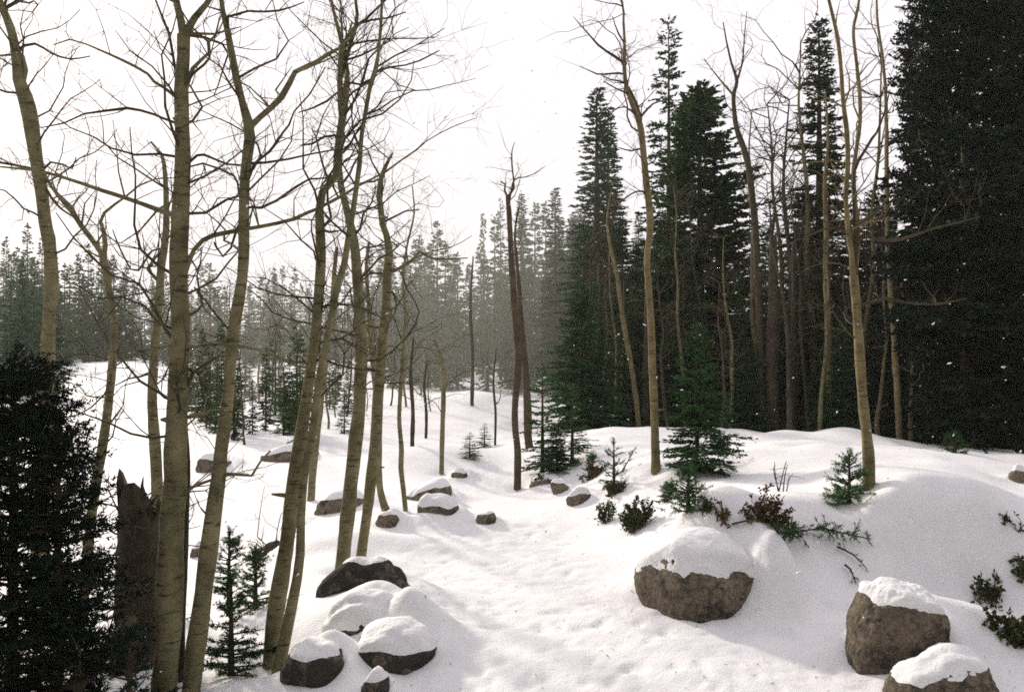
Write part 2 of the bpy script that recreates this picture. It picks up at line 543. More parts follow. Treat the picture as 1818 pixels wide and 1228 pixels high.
def boulder(g, label, x0, x1, ytop, ybase, seed, depth=0.8, block=0.0, roll=0.0, cap=0.07, thr=0.25, sub=4, yaw=0.0, D=None, sink=0.4, rough=0.15, crust=0.6, mound=0, dark=False, drift=0):
    px = g.y / F
    rx = (x1 - x0) / 2 * px * 1.05
    vis = (ybase - ytop) * px
    hz = vis / (2 - sink)
    ry = rx * depth
    V0, T = ICO[sub]
    V = V0.copy()
    if block:
        mx = np.abs(V).max(axis=1)[:, None]
        V = V * (1 - block) + V / mx * block * 0.86
    off = seed * 7.3
    disp = np.array([rough * noise.noise(Vector((v[0] * 1.2 + off, v[1] * 1.2, v[2] * 1.2)))
                     + rough * 0.5 * noise.noise(Vector((v[0] * 2.6, v[1] * 2.6 + off, v[2] * 2.6)))
                     - rough * 0.22 * abs(noise.noise(Vector((v[0] * 5.5, v[1] * 5.5, v[2] * 5.5 + off))))
                     + rough * 0.16 * noise.noise(Vector((v[0] * 13, v[1] * 13, v[2] * 13 + off))) - rough * 0.12 * abs(noise.noise(Vector((v[0] * 24, v[1] * 24 + off, v[2] * 24)))) for v in V0])
    V = V * (1 + disp)[:, None]
    # two or three broken faces
    rg = random.Random(seed + 40)
    for _ in range(4):
        n = Vector((rg.gauss(0, 1), rg.gauss(-0.3, 1), rg.gauss(0, 0.5))).normalized()
        n = np.array(n)
        dd = V @ n - rg.uniform(0.74, 0.9)
        V = V - np.clip(dd, 0, None)[:, None] * n * 0.55
    V = V * np.array([rx, ry, hz])
    cr, sr = math.cos(roll), math.sin(roll)
    V = np.stack([V[:, 0] * cr + V[:, 2] * sr, V[:, 1], -V[:, 0] * sr + V[:, 2] * cr], -1)
    cy, sy = math.cos(yaw), math.sin(yaw)
    V = np.stack([V[:, 0] * cy - V[:, 1] * sy, V[:, 0] * sy + V[:, 1] * cy, V[:, 2]], -1)
    V[:, 0] -= (V[:, 0].max() + V[:, 0].min()) / 2
    V[:, 2] += vis - cap * 0.8 - V[:, 2].max()
    loc = Vector((g.x, g.y + ry * 0.75, g.z))
    root = thing('boulder', label, 'boulder', loc)
    link('rock', mesh_of('rock', V, T, ROCK_DARK if dark else ROCK), root)
    nn = vnormals(V, T)
    for _ in range(5):                                  # snow settles on the broad shape, not on every bump
        acc = np.zeros_like(nn)
        for k in range(3):
            np.add.at(acc, T[:, k], nn[T].sum(axis=1))
        nn = acc / (np.linalg.norm(acc, axis=1)[:, None] + 1e-9)
    fine = np.array([0.5 * noise.noise(Vector((v[0] * 9 + off, v[1] * 9, v[2] * 9))) + 0.8 * noise.noise(Vector((v[0] * 30, v[1] * 30 + off, v[2] * 30))) + 0.6 * noise.noise(Vector((v[0] * 75, v[1] * 75 + off, v[2] * 75))) for v in V])
    base = (nn[:, 2] - thr) / max(0.25, 0.95 - thr)
    q = base + crust * 0.20 * fine
    th = np.where(q > 0, np.clip(q, 0, 1) ** 1.35, np.clip(q, -1, 0) * 0.4) * cap
    soft = np.clip(base * 2.0, 0, 1)
    th = th * (1 - 0.0 * soft)
    W = V + (nn * 0.45 + np.array([0, 0, 0.55])) * (th + 0.0008)[:, None]
    keep = (q[T] > -0.06).any(axis=1)
    T2 = T[keep]
    used = np.unique(T2)
    remap = np.full(len(V), -1)
    remap[used] = np.arange(len(used))
    link('snow_cap', mesh_of('snow_cap', W[used], remap[T2], SNOW_CAP), root)
    return root

for k_, (g, (lab, x0, x1, ytop, ybase, kw)) in enumerate(zip(SPOTS, BOULDERS)):
    boulder(g, lab, x0, x1, ytop, ybase, k_ + 1, **kw)

# ------------------------------------------------------------------ bare aspens
def grow(mb, p, d, L, r, level, rng, seg=0.11, k=3, up=0.25, maxl=3, gnarl=0.95):
    n = max(3, int(L / seg) + 1)
    pts = [p.copy()]
    q, v = p.copy(), d.normalized()
    bend = Vector((rng.gauss(0, 1), rng.gauss(0, 1), rng.gauss(0, 0.6))) * 0.25
    dirs = [v.copy()]
    for i in range(n - 1):
        v = (v + bend * (0.35) + Vector((rng.gauss(0, 1), rng.gauss(0, 1), rng.gauss(0, 1) + up)) * (gnarl * 0.33) + Vector((0, 0, up * 0.22))).normalized()
        q = q + v * (L / (n - 1))
        pts.append(q.copy())
        dirs.append(v.copy())
    R = np.linspace(r, max(0.0007, r * 0.28), n)
    tube(mb, [tuple(a) for a in pts], R, k if level > 0 else k + 2, cap=False)
    if level >= maxl:
        return
    nc = rng.randint(3, 5) if level == 0 else rng.randint(1, 3)
    for c in range(nc):
        s = rng.uniform(0.18, 1.0)
        i = min(n - 1, int(s * (n - 1)))
        side = dirs[i].cross(Vector((rng.gauss(0, 1), rng.gauss(0, 1), rng.gauss(0, 1)))).normalized()
        a = math.radians(rng.uniform(30, 75))
        nd = dirs[i] * math.cos(a) + side * math.sin(a)
        grow(mb, pts[i], nd, L * rng.uniform(0.30, 0.62), max(0.0009, R[i] * 0.58), level + 1, rng, seg * 0.75, 3, up, maxl, gnarl)

def lump(seed, amp=0.10):
    rng = np.random.RandomState(seed)
    def f(n, k):
        a = rng.normal(0, 1, (n, k))
        for _ in range(2):
            a = (a + np.roll(a, 1, 0) + np.roll(a, -1, 0) + np.roll(a, 1, 1) + np.roll(a, -1, 1)) / 3.2
        return 1 + amp * np.clip(a, -1.5, 1.5)
    return f

def aspen(label, trunk, D=None, branches=(), tw=(0.35, 1.0, 22, 0.8), ext=0.0, seed=1, mat=None, name='aspen_tree', cat='tree', wander=0.10, sides=12, maxl=3, group=None, flare=1.25, bare=False, up=0.25):
    """trunk: (px, py, width in px) from the foot up; traced branches the same way, each starting on the trunk."""
    rng = random.Random(seed * 31 + 7)
    mat = mat or ASPEN
    x0, y0, w0 = trunk[0]
    if D is None:
        g = on_ground(x0, y0)
        D = g.y
    kx = D / F
    pts = []
    top = min(p[1] for p in trunk)
    for i, (x, y, w) in enumerate(trunk):
        d = D + wander * noise.noise(Vector((seed * 3.7, y * 0.006, 0.5))) * (0 if i == 0 else 1)
        p = at(x, y, d)
        pts.append([p.x, p.y, p.z, w * d / F / 2])
    gh = ground_h(pts[0][0], pts[0][1])
    if pts[0][2] > gh - 0.05:                              # carry the stem down into the snow
        a, b = pts[0], pts[min(2, len(pts) - 1)]
        dx = (a[0] - b[0]) / max(0.05, b[2] - a[2])
        dz = pts[0][2] - (gh - 0.25)
        pts.insert(0, [a[0] + dx * dz * 0.6, a[1], gh - 0.25, a[3] * flare])
    if ext:
        a, b = Vector(pts[-2][:3]), Vector(pts[-1][:3])
        v = (b - a).normalized()
        r = pts[-1][3]
        m = max(3, int(ext / 0.4))
        q = b.copy()
        for i in range(m):
            v = (v + Vector((rng.gauss(0, 0.16), rng.gauss(0, 0.16), 0.25))).normalized()
            q = q + v * (ext / m)
            pts.append([q.x, q.y, q.z, r * (1 - (i + 1) / m) + 0.004])
    base = Vector((pts[0][0], pts[0][1], gh))
    root = thing(name, label, cat, base, group)
    c = spline(pts, 0.07)
    c[:, 3] = np.maximum(c[:, 3], 0.0018)
    mb = MB()
    tube(mb, c[:, :3], c[:, 3], sides, True, lump(seed))
    # knots and old branch scars
    z0, z1 = c[0, 2], c[-1, 2]
    for _ in range(int(len(c) * 0.10)):
        i = rng.randrange(len(c) // 8, len(c) - 1)
        r = c[i, 3]
        if r < 0.02:
            continue
        a = rng.uniform(0, 6.28)
        dv = Vector((math.cos(a), math.sin(a), rng.uniform(-0.1, 0.5)))
        p = Vector(c[i, :3]) + dv * r * 0.55
        l = r * rng.uniform(0.6, 0.9) if rng.random() < 0.7 else r * rng.uniform(1.2, 2.6)
        tube(mb, [tuple(p), tuple(p + dv * l * 0.6), tuple(p + dv * l)], [r * 0.36, r * 0.26, r * 0.14], 6)
    mb.build('trunk', mat, root, base)
    tm = MB()
    for br in branches:
        bp = []
        # the branch starts at the trunk's depth and drifts towards or away from the camera
        bx, by, bw = br[0]
        i0 = int(np.argmin((c[:, 0] - at(bx, by, D).x) ** 2 + (c[:, 2] - at(bx, by, D).z) ** 2))
        d0 = c[i0, 1]
        run = 0.0
        sgn = rng.choice((-1, 1)) * rng.uniform(0.1, 0.35)
        for i, (x, y, w) in enumerate(br):
            if i:
                run += math.hypot(x - br[i - 1][0], y - br[i - 1][1]) * kx
            d = d0 + sgn * run
            p = at(x, y, d)
            bp.append([p.x, p.y, p.z, max(0.0016, w * d / F / 2)])
        tc_ = c[max(0, i0 - 2)]
        if (Vector(tc_[:3]) - Vector(bp[0][:3])).length > tc_[3] * 0.5:
            bp.insert(0, [tc_[0], tc_[1], tc_[2], bp[0][3]])
        bc = spline(bp, 0.06)
        bm_ = MB()
        tube(bm_, bc[:, :3], np.maximum(bc[:, 3], 0.0016), 7, True, lump(seed + len(br), 0.12))
        tr = np.diff(bc[:, :3], axis=0)
        tot = np.linalg.norm(tr, axis=1).sum()
        for _ in range(int(2 + tot * 4.2)):
            i = rng.randrange(int(len(bc) * 0.15), len(bc) - 1) if len(bc) > 3 else 0
            v = Vector(tr[min(i, len(tr) - 1)]).normalized()
            side = v.cross(Vector((rng.gauss(0, 1), rng.gauss(0, 1), rng.gauss(0, 1)))).normalized()
            a = math.radians(rng.uniform(35, 80))
            nd = v * math.cos(a) + side * math.sin(a) + Vector((0, 0, up))
            grow(bm_, Vector(bc[i, :3]), nd, rng.uniform(0.18, 0.55), max(0.0016, bc[i, 3] * 0.5), 1, rng, up=up, maxl=maxl)
        bm_.build('branch', TWIG if br[0][2] < 7 else mat, root, base)
    s0, s1, nb, bl = tw
    nb = int(nb * 0.50 + 0.5)
    for j in range(nb):
        s = s0 + (s1 - s0) * (j + rng.random()) / nb
        z = z0 + (z1 - z0) * s
        i = int(np.argmin(np.abs(c[:, 2] - z)))
        a = rng.uniform(0, 6.283)
        el = math.radians(rng.uniform(-8, 55))
        d = Vector((math.cos(a) * math.cos(el), math.sin(a) * math.cos(el), math.sin(el)))
        L = bl * rng.uniform(0.45, 1.25)
        grow(tm, Vector(c[i, :3]), d, L, min(c[i, 3] * 0.45, 0.004 + 0.0055 * L), 0, rng, up=up, maxl=maxl)
    o = tm.build('twigs', TWIG, root, base)
    if o:
        o['kind'] = 'stuff'
    return root

aspen('dark bent aspen rising out of the dense spruce at the picture edge',
      [(70, 1000, 26), (80, 800, 25), (82, 690, 24), (84, 640, 24), (87, 580, 23), (90, 520, 23), (88, 440, 22), (80, 390, 22), (72, 330, 22), (64, 280, 22), (55, 215, 23), (44, 170, 24), (33, 140, 20), (30, 105, 16), (22, 60, 14), (6, 18, 13), (-6, -10, 12)],
      D=6.4, ext=1.4, seed=3, tw=(0.45, 1.0, 30, 0.9),
      branches=[[(40, 150, 10), (46, 125, 9), (40, 100, 8), (34, 95, 7)],
                [(30, 98, 5), (14, 98, 4), (0, 99, 3), (-30, 96, 2)],
                [(30, 165, 5), (12, 164, 4), (-5, 158, 4), (-40, 150, 3)],
                [(60, 300, 6), (45, 297, 5), (20, 292, 5), (-20, 285, 4)],
                [(30, 90, 6), (62, 78, 5), (92, 95, 4), (125, 105, 3), (160, 100, 2)],
                [(8, 15, 5), (28, 2, 4), (44, -12, 3)],
                [(80, 330, 5), (92, 352, 5), (108, 370, 4), (130, 385, 3)],
                [(72, 305, 6), (90, 288, 4), (112, 292, 4), (128, 300, 3), (135, 280, 2)]])
aspen('slim aspen forking in a V low down, between the bent aspen and the broken stump',
      [(132, 1205, 18), (140, 1130, 19), (150, 1050, 18), (157, 970, 18), (164, 900, 18), (177, 820, 18), (186, 770, 17), (194, 705, 15), (200, 640, 13), (203, 600, 12), (202, 565, 12), (197, 530, 12), (190, 495, 12), (184, 462, 13)],
      D=5.4, seed=4, tw=(0.5, 1.0, 14, 0.6),
      branches=[[(185, 458, 10), (170, 435, 9), (145, 402, 9), (125, 372, 8), (105, 350, 7), (90, 330, 6), (76, 300, 4)],
                [(184, 460, 9), (187, 435, 9), (184, 412, 8), (178, 394, 7), (185, 378, 6), (205, 362, 5), (222, 350, 4), (246, 330, 4), (275, 318, 3), (311, 316, 2)],
                [(200, 640, 5), (175, 632, 4), (140, 628, 4), (100, 640, 3)]])
aspen('thin straight aspen just behind the thickest aspen trunk',
      [(280, 1090, 18), (279, 900, 19), (276, 800, 20), (272, 740, 18), (271, 690, 16), (275, 620, 15), (279, 580, 15), (283, 520, 14), (287, 470, 13), (293, 430, 12), (295, 400, 11), (295, 360, 10), (293, 310, 8), (287, 275, 6), (268, 252, 4)],
      D=6.2, seed=5, tw=(0.45, 1.0, 20, 0.7),
      branches=[[(282, 500, 7), (272, 490, 6), (262, 478, 6), (272, 462, 5), (284, 447, 4)],
                [(290, 440, 4), (270, 445, 4), (246, 480, 4), (232, 478, 3), (222, 460, 3), (208, 430, 3), (200, 408, 2)],
                [(271, 660, 5), (250, 668, 4), (228, 672, 3), (205, 684, 2)]])
aspen('thickest pale olive aspen trunk standing upright among the near stems',
      [(293, 1235, 43), (298, 1110, 43), (303, 1000, 42), (308, 900, 40), (312, 800, 39), (315, 720, 36), (318, 650, 32), (320, 590, 31), (318, 520, 30), (318, 440, 29), (320, 380, 28), (323, 330, 26), (325, 280, 26), (323, 220, 26), (322, 160, 24), (326, 100, 21), (326, 62, 22)],
      D=4.2, seed=6, tw=(0.42, 1.0, 34, 0.75), sides=18, flare=1.2,
      branches=[[(327, 70, 15), (321, 36, 13), (314, 5, 12), (305, -40, 10), (300, -160, 7), (312, -330, 4), (300, -480, 2)],
                [(329, 60, 15), (345, 33, 12), (366, 8, 10), (385, -20, 9), (410, -120, 7), (405, -300, 4), (430, -450, 2)],
                [(312, 172, 7), (292, 156, 6), (274, 145, 6), (262, 131, 5), (240, 118, 5), (196, 97, 4), (154, 79, 3), (124, 70, 3), (95, 80, 2)],
                [(311, 218, 6), (290, 210, 5), (274, 203, 5), (250, 196, 5), (226, 192, 5), (186, 197, 4), (150, 202, 3), (113, 219, 3), (72, 227, 2)],
                [(306, 381, 10), (280, 372, 9), (250, 361, 8), (222, 351, 8), (180, 338, 7), (144, 325, 7), (110, 314, 6), (76, 304, 5), (40, 300, 4), (0, 296, 3)],
                [(342, 122, 7), (358, 106, 6), (372, 93, 5), (371, 75, 5), (383, 62, 4), (388, 40, 3), (396, 20, 2)],
                [(336, 288, 6), (350, 276, 5), (362, 275, 5), (384, 284, 4), (404, 292, 4), (430, 293, 3), (460, 291, 2)],
                [(337, 296, 4), (360, 290, 4), (390, 300, 4), (415, 312, 4), (422, 325, 4), (424, 345, 3)],
                [(336, 462, 9), (345, 442, 8), (360, 426, 8), (378, 418, 8), (398, 414, 8), (430, 408, 7), (460, 403, 7), (490, 397, 7), (522, 389, 7), (545, 378, 6), (563, 371, 6), (590, 357, 6), (612, 345, 5), (635, 330, 5), (660, 318, 4), (686, 304, 4), (712, 285, 3), (738, 267, 3), (758, 250, 2), (802, 226, 2), (847, 209, 1)],
                [(310, 612, 7), (280, 617, 5), (250, 624, 5), (226, 634, 4), (205, 650, 3)],
                [(334, 616, 7), (360, 613, 6), (393, 611, 6), (425, 614, 5), (460, 621, 5), (491, 633, 4), (519, 646, 4), (543, 662, 3)],
                [(328, 636, 6), (333, 652, 6), (342, 661, 6), (350, 656, 5), (366, 645, 5), (384, 635, 4)],
                [(344, 660, 6), (354, 664, 5), (357, 682, 5), (372, 691, 4), (400, 694, 3)],
                [(325, 742, 9), (345, 738, 7), (362, 735, 6), (380, 728, 5), (396, 731, 4)],
                [(331, 873, 7), (342, 864, 6), (356, 858, 6), (380, 850, 5), (400, 846, 4)],
                [(318, 170, 5), (300, 60, 5), (288, 30, 4), (276, 0, 3), (262, -40, 2)]])
aspen('thin dark stem pressed against the back of the thickest aspen',
      [(322, 1235, 13), (323, 1120, 13), (327, 1000, 13), (331, 900, 11), (334, 820, 8), (330, 740, 5), (336, 680, 3)],
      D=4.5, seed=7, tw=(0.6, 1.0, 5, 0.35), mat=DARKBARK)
aspen('aspen slanting up from the foot of the thickest trunk, forked into an arching limb',
      [(338, 1235, 34), (350, 1140, 33), (358, 1080, 33), (365, 1020, 31), (374, 950, 29), (381, 900, 27), (388, 850, 26), (393, 800, 24), (398, 760, 24), (405, 700, 22), (408, 650, 22), (412, 600, 21), (424, 530, 21), (430, 490, 20), (433, 440, 19), (432, 395, 18), (433, 340, 18), (438, 290, 17), (444, 245, 18), (441, 217, 17), (430, 180, 13), (420, 140, 13), (412, 100, 12), (404, 55, 11), (396, 20, 9), (392, -10, 8)],
      D=4.25, ext=1.6, seed=8, tw=(0.45, 1.0, 34, 0.75), sides=16,
      branches=[[(446, 222, 12), (462, 207, 11), (480, 192, 11), (500, 172, 11), (514, 148, 10), (524, 128, 9), (540, 120, 8), (562, 110, 8), (580, 98, 7), (606, 84, 6), (626, 62, 4), (640, 40, 3)],
                [(440, 368, 6), (464, 369, 5), (491, 356, 5), (525, 332, 5), (549, 318, 4), (587, 316, 3)],
                [(452, 290, 5), (465, 280, 5), (478, 270, 5), (490, 255, 5), (502, 236, 4), (513, 222, 4), (522, 198, 3), (549, 168, 3), (577, 120, 2)],
                [(405, 30, 5), (440, 20, 4), (470, 21, 4), (495, 19, 4), (520, 12, 3), (540, 4, 2)],
                [(400, 841, 7), (420, 842, 6), (447, 844, 5), (462, 820, 4), (480, 800, 3)],
                [(426, 395, 5), (410, 440, 4), (396, 455, 4), (385, 440, 4), (380, 430, 3)],
                [(414, 590, 5), (400, 578, 4), (385, 560, 4), (362, 530, 3), (345, 510, 3)]])
aspen('pale aspen of the leaning pair, its stem curving back at mid height',
      [(480, 1180, 28), (487, 1110, 28), (497, 1040, 28), (507, 980, 27), (514, 930, 27), (519, 880, 26), (526, 830, 25), (534, 780, 23), (543, 720, 21), (551, 660, 19), (557, 615, 18), (563, 560, 18), (567, 500, 18), (570, 450, 17), (569, 410, 16), (567, 372, 14), (572, 342, 13), (585, 326, 13), (597, 312, 15), (600, 280, 16), (603, 245, 14), (608, 210, 13), (606, 185, 12), (603, 150, 9), (605, 110, 10), (608, 82, 12)],
      seed=9, tw=(0.4, 1.0, 36, 0.75), sides=16,
      branches=[[(608, 80, 8), (600, 50, 7), (592, 20, 6), (586, -10, 5), (580, -90, 3)],
                [(609, 80, 10), (620, 64, 9), (632, 46, 8), (634, 25, 6), (631, 0, 5), (640, -80, 4), (634, -170, 2)],
                [(632, 46, 6), (650, 34, 5), (672, 12, 4), (700, -12, 3), (740, -40, 2)],
                [(636, 42, 5), (660, 36, 4), (690, 32, 3), (720, 22, 2)],
                [(598, 165, 4), (580, 180, 4), (555, 192, 3), (530, 200, 2)],
                [(600, 240, 5), (575, 243, 4), (555, 255, 4), (535, 258, 3)],
                [(612, 160, 8), (618, 130, 7), (614, 108, 7), (610, 85, 6)],
                [(570, 408, 7), (585, 412, 6), (600, 410, 4)],
                [(572, 545, 6), (590, 540, 5), (622, 541, 4), (650, 550, 3), (668, 560, 3)],
                [(556, 640, 5), (600, 648, 4), (640, 656, 3), (675, 660, 2)]])
aspen('dark slender aspen of the leaning pair crossing to the upper right',
      [(488, 1240, 22), (495, 1190, 22), (503, 1150, 21), (511, 1110, 20), (519, 1070, 19), (527, 1030, 18), (533, 985, 17), (534, 940, 16), (535, 890, 15), (541, 830, 14), (553, 776, 14), (560, 720, 14), (569, 660, 14), (578, 615, 13), (588, 562, 12), (598, 512, 12), (611, 468, 11), (619, 420, 10), (627, 376, 10), (633, 332, 9), (638, 295, 9), (642, 240, 8), (648, 205, 8), (658, 148, 8), (667, 124, 9), (672, 96, 6), (676, 50, 6), (678, 5, 5)],
      D=4.45, ext=1.0, seed=10, tw=(0.5, 1.0, 22, 0.7), wander=0.05,
      branches=[[(668, 128, 5), (690, 120, 4), (720, 116, 3), (745, 108, 3), (780, 90, 2)],
                [(668, 120, 4), (700, 100, 3), (740, 80, 2), (790, 50, 1.5)],
                [(660, 140, 4), (640, 150, 4), (615, 146, 3)],
                [(644, 222, 5), (630, 240, 4), (622, 255, 4), (610, 265, 3)],
                [(648, 205, 3), (670, 190, 3), (684, 165, 2), (735, 160, 1.5)]])
aspen('hazy grey aspen stem standing behind the leaning pair',
      [(552, 888, 14), (557, 820, 14), (563, 760, 14), (571, 690, 13), (580, 620, 12), (588, 560, 10), (592, 500, 8), (598, 440, 6)],
      seed=11, tw=(0.5, 1.0, 14, 0.7))
aspen('upright pale aspen, the one of two with its foot behind the arched boulder',
      [(607, 1012, 26), (613, 960, 26), (618, 905, 26), (624, 850, 26), (630, 800, 25), (636, 740, 23), (639, 690, 22), (641, 640, 21), (641, 600, 20), (638, 560, 19), (635, 500, 18), (632, 450, 17), (626, 415, 16), (619, 385, 14), (611, 355, 12), (605, 330, 11), (602, 300, 10), (606, 250, 8), (614, 190, 8), (618, 140, 7), (612, 90, 5), (625, 40, 4)],
      seed=12, D=5.9, tw=(0.4, 1.0, 30, 0.9), sides=14,
      branches=[[(640, 650, 6), (655, 655, 5), (675, 660, 4)],
                [(628, 420, 5), (640, 405, 5), (645, 380, 4), (660, 360, 3), (668, 330, 2)]])
aspen('aspen with a wavy crooked top beside the upright pale one',
      [(641, 990, 18), (647, 940, 18), (654, 890, 19), (659, 850, 20), (665, 805, 22), (668, 760, 22), (671, 700, 20), (675, 640, 19), (680, 600, 18), (684, 560, 17), (686, 520, 16), (687, 485, 16), (691, 452, 14), (686, 418, 12), (679, 398, 12), (676, 370, 11), (673, 342, 10), (677, 316, 10), (684, 297, 8), (691, 282, 6), (697, 272, 4)],
      seed=13, D=6.3, tw=(0.45, 1.0, 26, 0.8), sides=14,
      branches=[[(690, 484, 8), (706, 478, 7), (724, 468, 7), (736, 458, 6), (745, 446, 5), (760, 456, 3), (790, 460, 3), (830, 458, 2)],
                [(679, 395, 5), (700, 385, 4), (720, 375, 3), (745, 372, 2)],
                [(678, 315, 5), (664, 322, 4), (640, 325, 3)]])
aspen('aspen stem with a kinked base running into the rounded stone',
      [(688, 914, 18), (682, 898, 15), (675, 870, 13), (672, 830, 13), (672, 780, 12), (670, 720, 12), (664, 660, 11), (658, 600, 10), (655, 540, 8), (650, 480, 6), (655, 430, 4)],
      seed=14, D=8.1, tw=(0.45, 1.0, 16, 0.8))
aspen('thin bent aspen with its foot at the sloping grey slab',
      [(720, 906, 9), (716, 868, 9), (712, 830, 9), (713, 800, 9), (709, 742, 8), (712, 674, 8), (716, 610, 7), (720, 560, 6), (716, 500, 5), (722, 440, 4), (735, 380, 3), (732, 330, 2)],
      seed=15, tw=(0.4, 1.0, 16, 0.9))
aspen('slim snapped aspen standing alone above the sloping slab',
      [(784, 840, 9), (785, 776, 8), (787, 708, 8), (786, 650, 8), (778, 620, 6), (770, 603, 5)],
      seed=16, tw=(0.5, 1.0, 7, 0.6))
aspen('dark slender dead tree standing alone at the far end of the open snow',
      [(918, 869, 13), (919, 810, 12), (915, 765, 12), (914, 725, 12), (918, 680, 13), (920, 640, 13), (918, 600, 13), (913, 540, 12), (910, 500, 11), (907, 450, 10), (905, 400, 9), (903, 370, 9), (901, 348, 7)],
      seed=17, mat=REDBARK, tw=(0.75, 1.0, 5, 0.35), name='dead_tree', wander=0.04,
      branches=[[(901, 350, 5), (896, 338, 4), (897, 328, 3), (890, 322, 2)],
                [(902, 350, 5), (912, 335, 4), (912, 320, 3), (909, 295, 3), (909, 268, 2), (914, 252, 1)],
                [(912, 321, 3), (930, 315, 2), (950, 308, 1.5), (968, 295, 1)]])
aspen('leaning reddish stem just behind the dark slender dead tree',
      [(940, 800, 13), (938, 776, 14), (935, 690, 13), (928, 605, 11), (923, 537, 8), (918, 468, 6), (914, 417, 4), (920, 370, 3)],
      seed=18, D=12.5, mat=REDBARK, tw=(0.5, 1.0, 8, 0.6))
aspen('tall curving aspen with a sunlit left edge on the bank before the firs',
      [(1164, 836, 18.1), (1163, 780, 15.5), (1161, 715, 14.6), (1158, 650, 13.8), (1157, 600, 12.9), (1155, 550, 12.0), (1151, 505, 12.0), (1149, 465, 11.2), (1152, 430, 11.2), (1154, 395, 12.0), (1152, 360, 12.0), (1147, 320, 12.0), (1142, 270, 11.2), (1136, 222, 11.2), (1126, 195, 9.5), (1116, 168, 7.7), (1110, 140, 6.9), (1108, 108, 6.9), (1109, 75, 5.2), (1107, 40, 4.3), (1105, 5, 3.4)],
      seed=19, ext=1.2, tw=(0.5, 1.0, 26, 1.0), mat=ASPEN_PALE, sides=14, up=0.05,
      branches=[[(1136, 208, 6), (1132, 190, 5), (1124, 172, 5), (1116, 155, 4)],
                [(1107, 112, 5), (1090, 100, 5), (1075, 90, 4), (1062, 80, 4), (1046, 62, 3), (1028, 42, 2), (1018, 30, 1)],
                [(1107, 75, 3), (1098, 60, 3), (1092, 45, 2), (1088, 30, 1.5)],
                [(1106, 12, 3), (1080, 6, 2), (1055, 0, 1.5)],
                [(1108, 132, 4), (1085, 131, 3), (1060, 132, 3), (1045, 125, 2), (1030, 118, 1)],
                [(1109, 148, 4), (1085, 142, 3), (1068, 134, 2)],
                [(1118, 170, 4), (1095, 158, 3), (1072, 145, 2)],
                [(1138, 207, 5), (1150, 193, 4), (1160, 184, 3), (1185, 176, 2)],
                [(1134, 212, 4), (1110, 190, 3), (1090, 196, 2)],
                [(1142, 265, 4), (1120, 268, 3), (1098, 262, 2)],
                [(1149, 345, 4), (1130, 340, 3), (1110, 352, 3), (1095, 365, 2)]])
aspen('slim leaning aspen among dark firs behind the tall curving one',
      [(1136, 770, 9), (1132, 740, 9), (1128, 697, 9), (1122, 656, 9), (1111, 595, 9), (1102, 537, 8), (1094, 479, 7), (1083, 434, 6), (1078, 390, 4), (1085, 340, 3)],
      seed=20, D=15.5, mat=ASPEN_PALE, tw=(0.4, 1.0, 14, 1.1))
aspen('stout many stemmed aspen on the right bank with one edge lit by the sun',
      [(1543, 864, 20.6), (1541, 800, 18.9), (1536, 745, 18.1), (1531, 690, 17.2), (1527, 630, 17.2), (1523, 580, 16.3), (1519, 530, 15.5), (1516, 490, 15.5)],
      seed=21, tw=(0.7, 1.0, 6, 0.7), mat=ASPEN_PALE, sides=14,
      branches=[[(1515, 495, 11), (1512, 455, 9), (1506, 410, 9), (1503, 376, 8), (1502, 342, 8), (1505, 291, 8), (1504, 240, 8), (1498, 191, 8), (1493, 120, 7), (1487, 68, 7), (1475, 15, 6), (1465, -40, 5), (1470, -140, 3), (1460, -220, 2)],
                [(1517, 490, 11), (1523, 434, 9), (1522, 395, 8), (1516, 342, 8), (1516, 300, 8), (1522, 255, 8), (1527, 215, 8), (1526, 165, 7), (1520, 110, 6), (1515, 52, 5), (1525, 0, 4), (1520, -90, 2)],
                [(1516, 305, 6), (1524, 285, 6), (1535, 268, 5), (1548, 246, 5), (1556, 236, 4), (1570, 200, 3), (1580, 160, 2)],
                [(1523, 400, 6), (1540, 388, 6), (1560, 372, 5), (1578, 350, 4)],
                [(1520, 425, 6), (1555, 425, 6), (1588, 427, 6), (1628, 416, 5), (1660, 405, 4), (1690, 398, 3), (1740, 385, 2)],
                [(1522, 545, 6), (1545, 536, 5), (1578, 530, 5), (1610, 538, 4), (1662, 540, 4), (1690, 535, 3), (1715, 530, 2)],
                [(1512, 420, 6), (1480, 405, 5), (1450, 412, 4), (1425, 425, 3)]])
aspen('straight thin aspen lit along one side before the darkest spruce',
      [(1597, 775, 12), (1594, 708, 11), (1590, 640, 11), (1585, 555, 11), (1580, 485, 10), (1576, 417, 9), (1574, 310, 8), (1573, 191, 6), (1568, 110, 5), (1558, 40, 4), (1556, -20, 3)],
      seed=22, D=13.0, tw=(0.45, 1.0, 16, 0.9), mat=ASPEN_PALE)
aspen('straight grey aspen between the spire spruce and the stout many stemmed aspen',
      [(1478, 772, 15), (1473, 675, 14), (1470, 571, 13), (1467, 468, 11), (1467, 400, 9), (1464, 330, 7), (1470, 250, 5), (1465, 160, 3)],
      seed=23, D=15.0, tw=(0.45, 1.0, 12, 0.9), mat=ASPEN_PALE)
aspen('dark S shaped aspen trunk climbing above the round topped fir',
      [(1352, 780, 14), (1350, 650, 13), (1346, 500, 13), (1340, 400, 12), (1334, 340, 12), (1330, 300, 11), (1320, 262, 10), (1307, 225, 9), (1302, 172, 8), (1308, 145, 6), (1298, 110, 4), (1290, 75, 3), (1284, 40, 2)],
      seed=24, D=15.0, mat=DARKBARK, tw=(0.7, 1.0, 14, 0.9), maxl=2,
      branches=[[(1303, 172, 4), (1285, 150, 3), (1265, 125, 2), (1250, 105, 1.5)], [(1308, 145, 4), (1318, 110, 3), (1322, 60, 2), (1326, 20, 1)]])

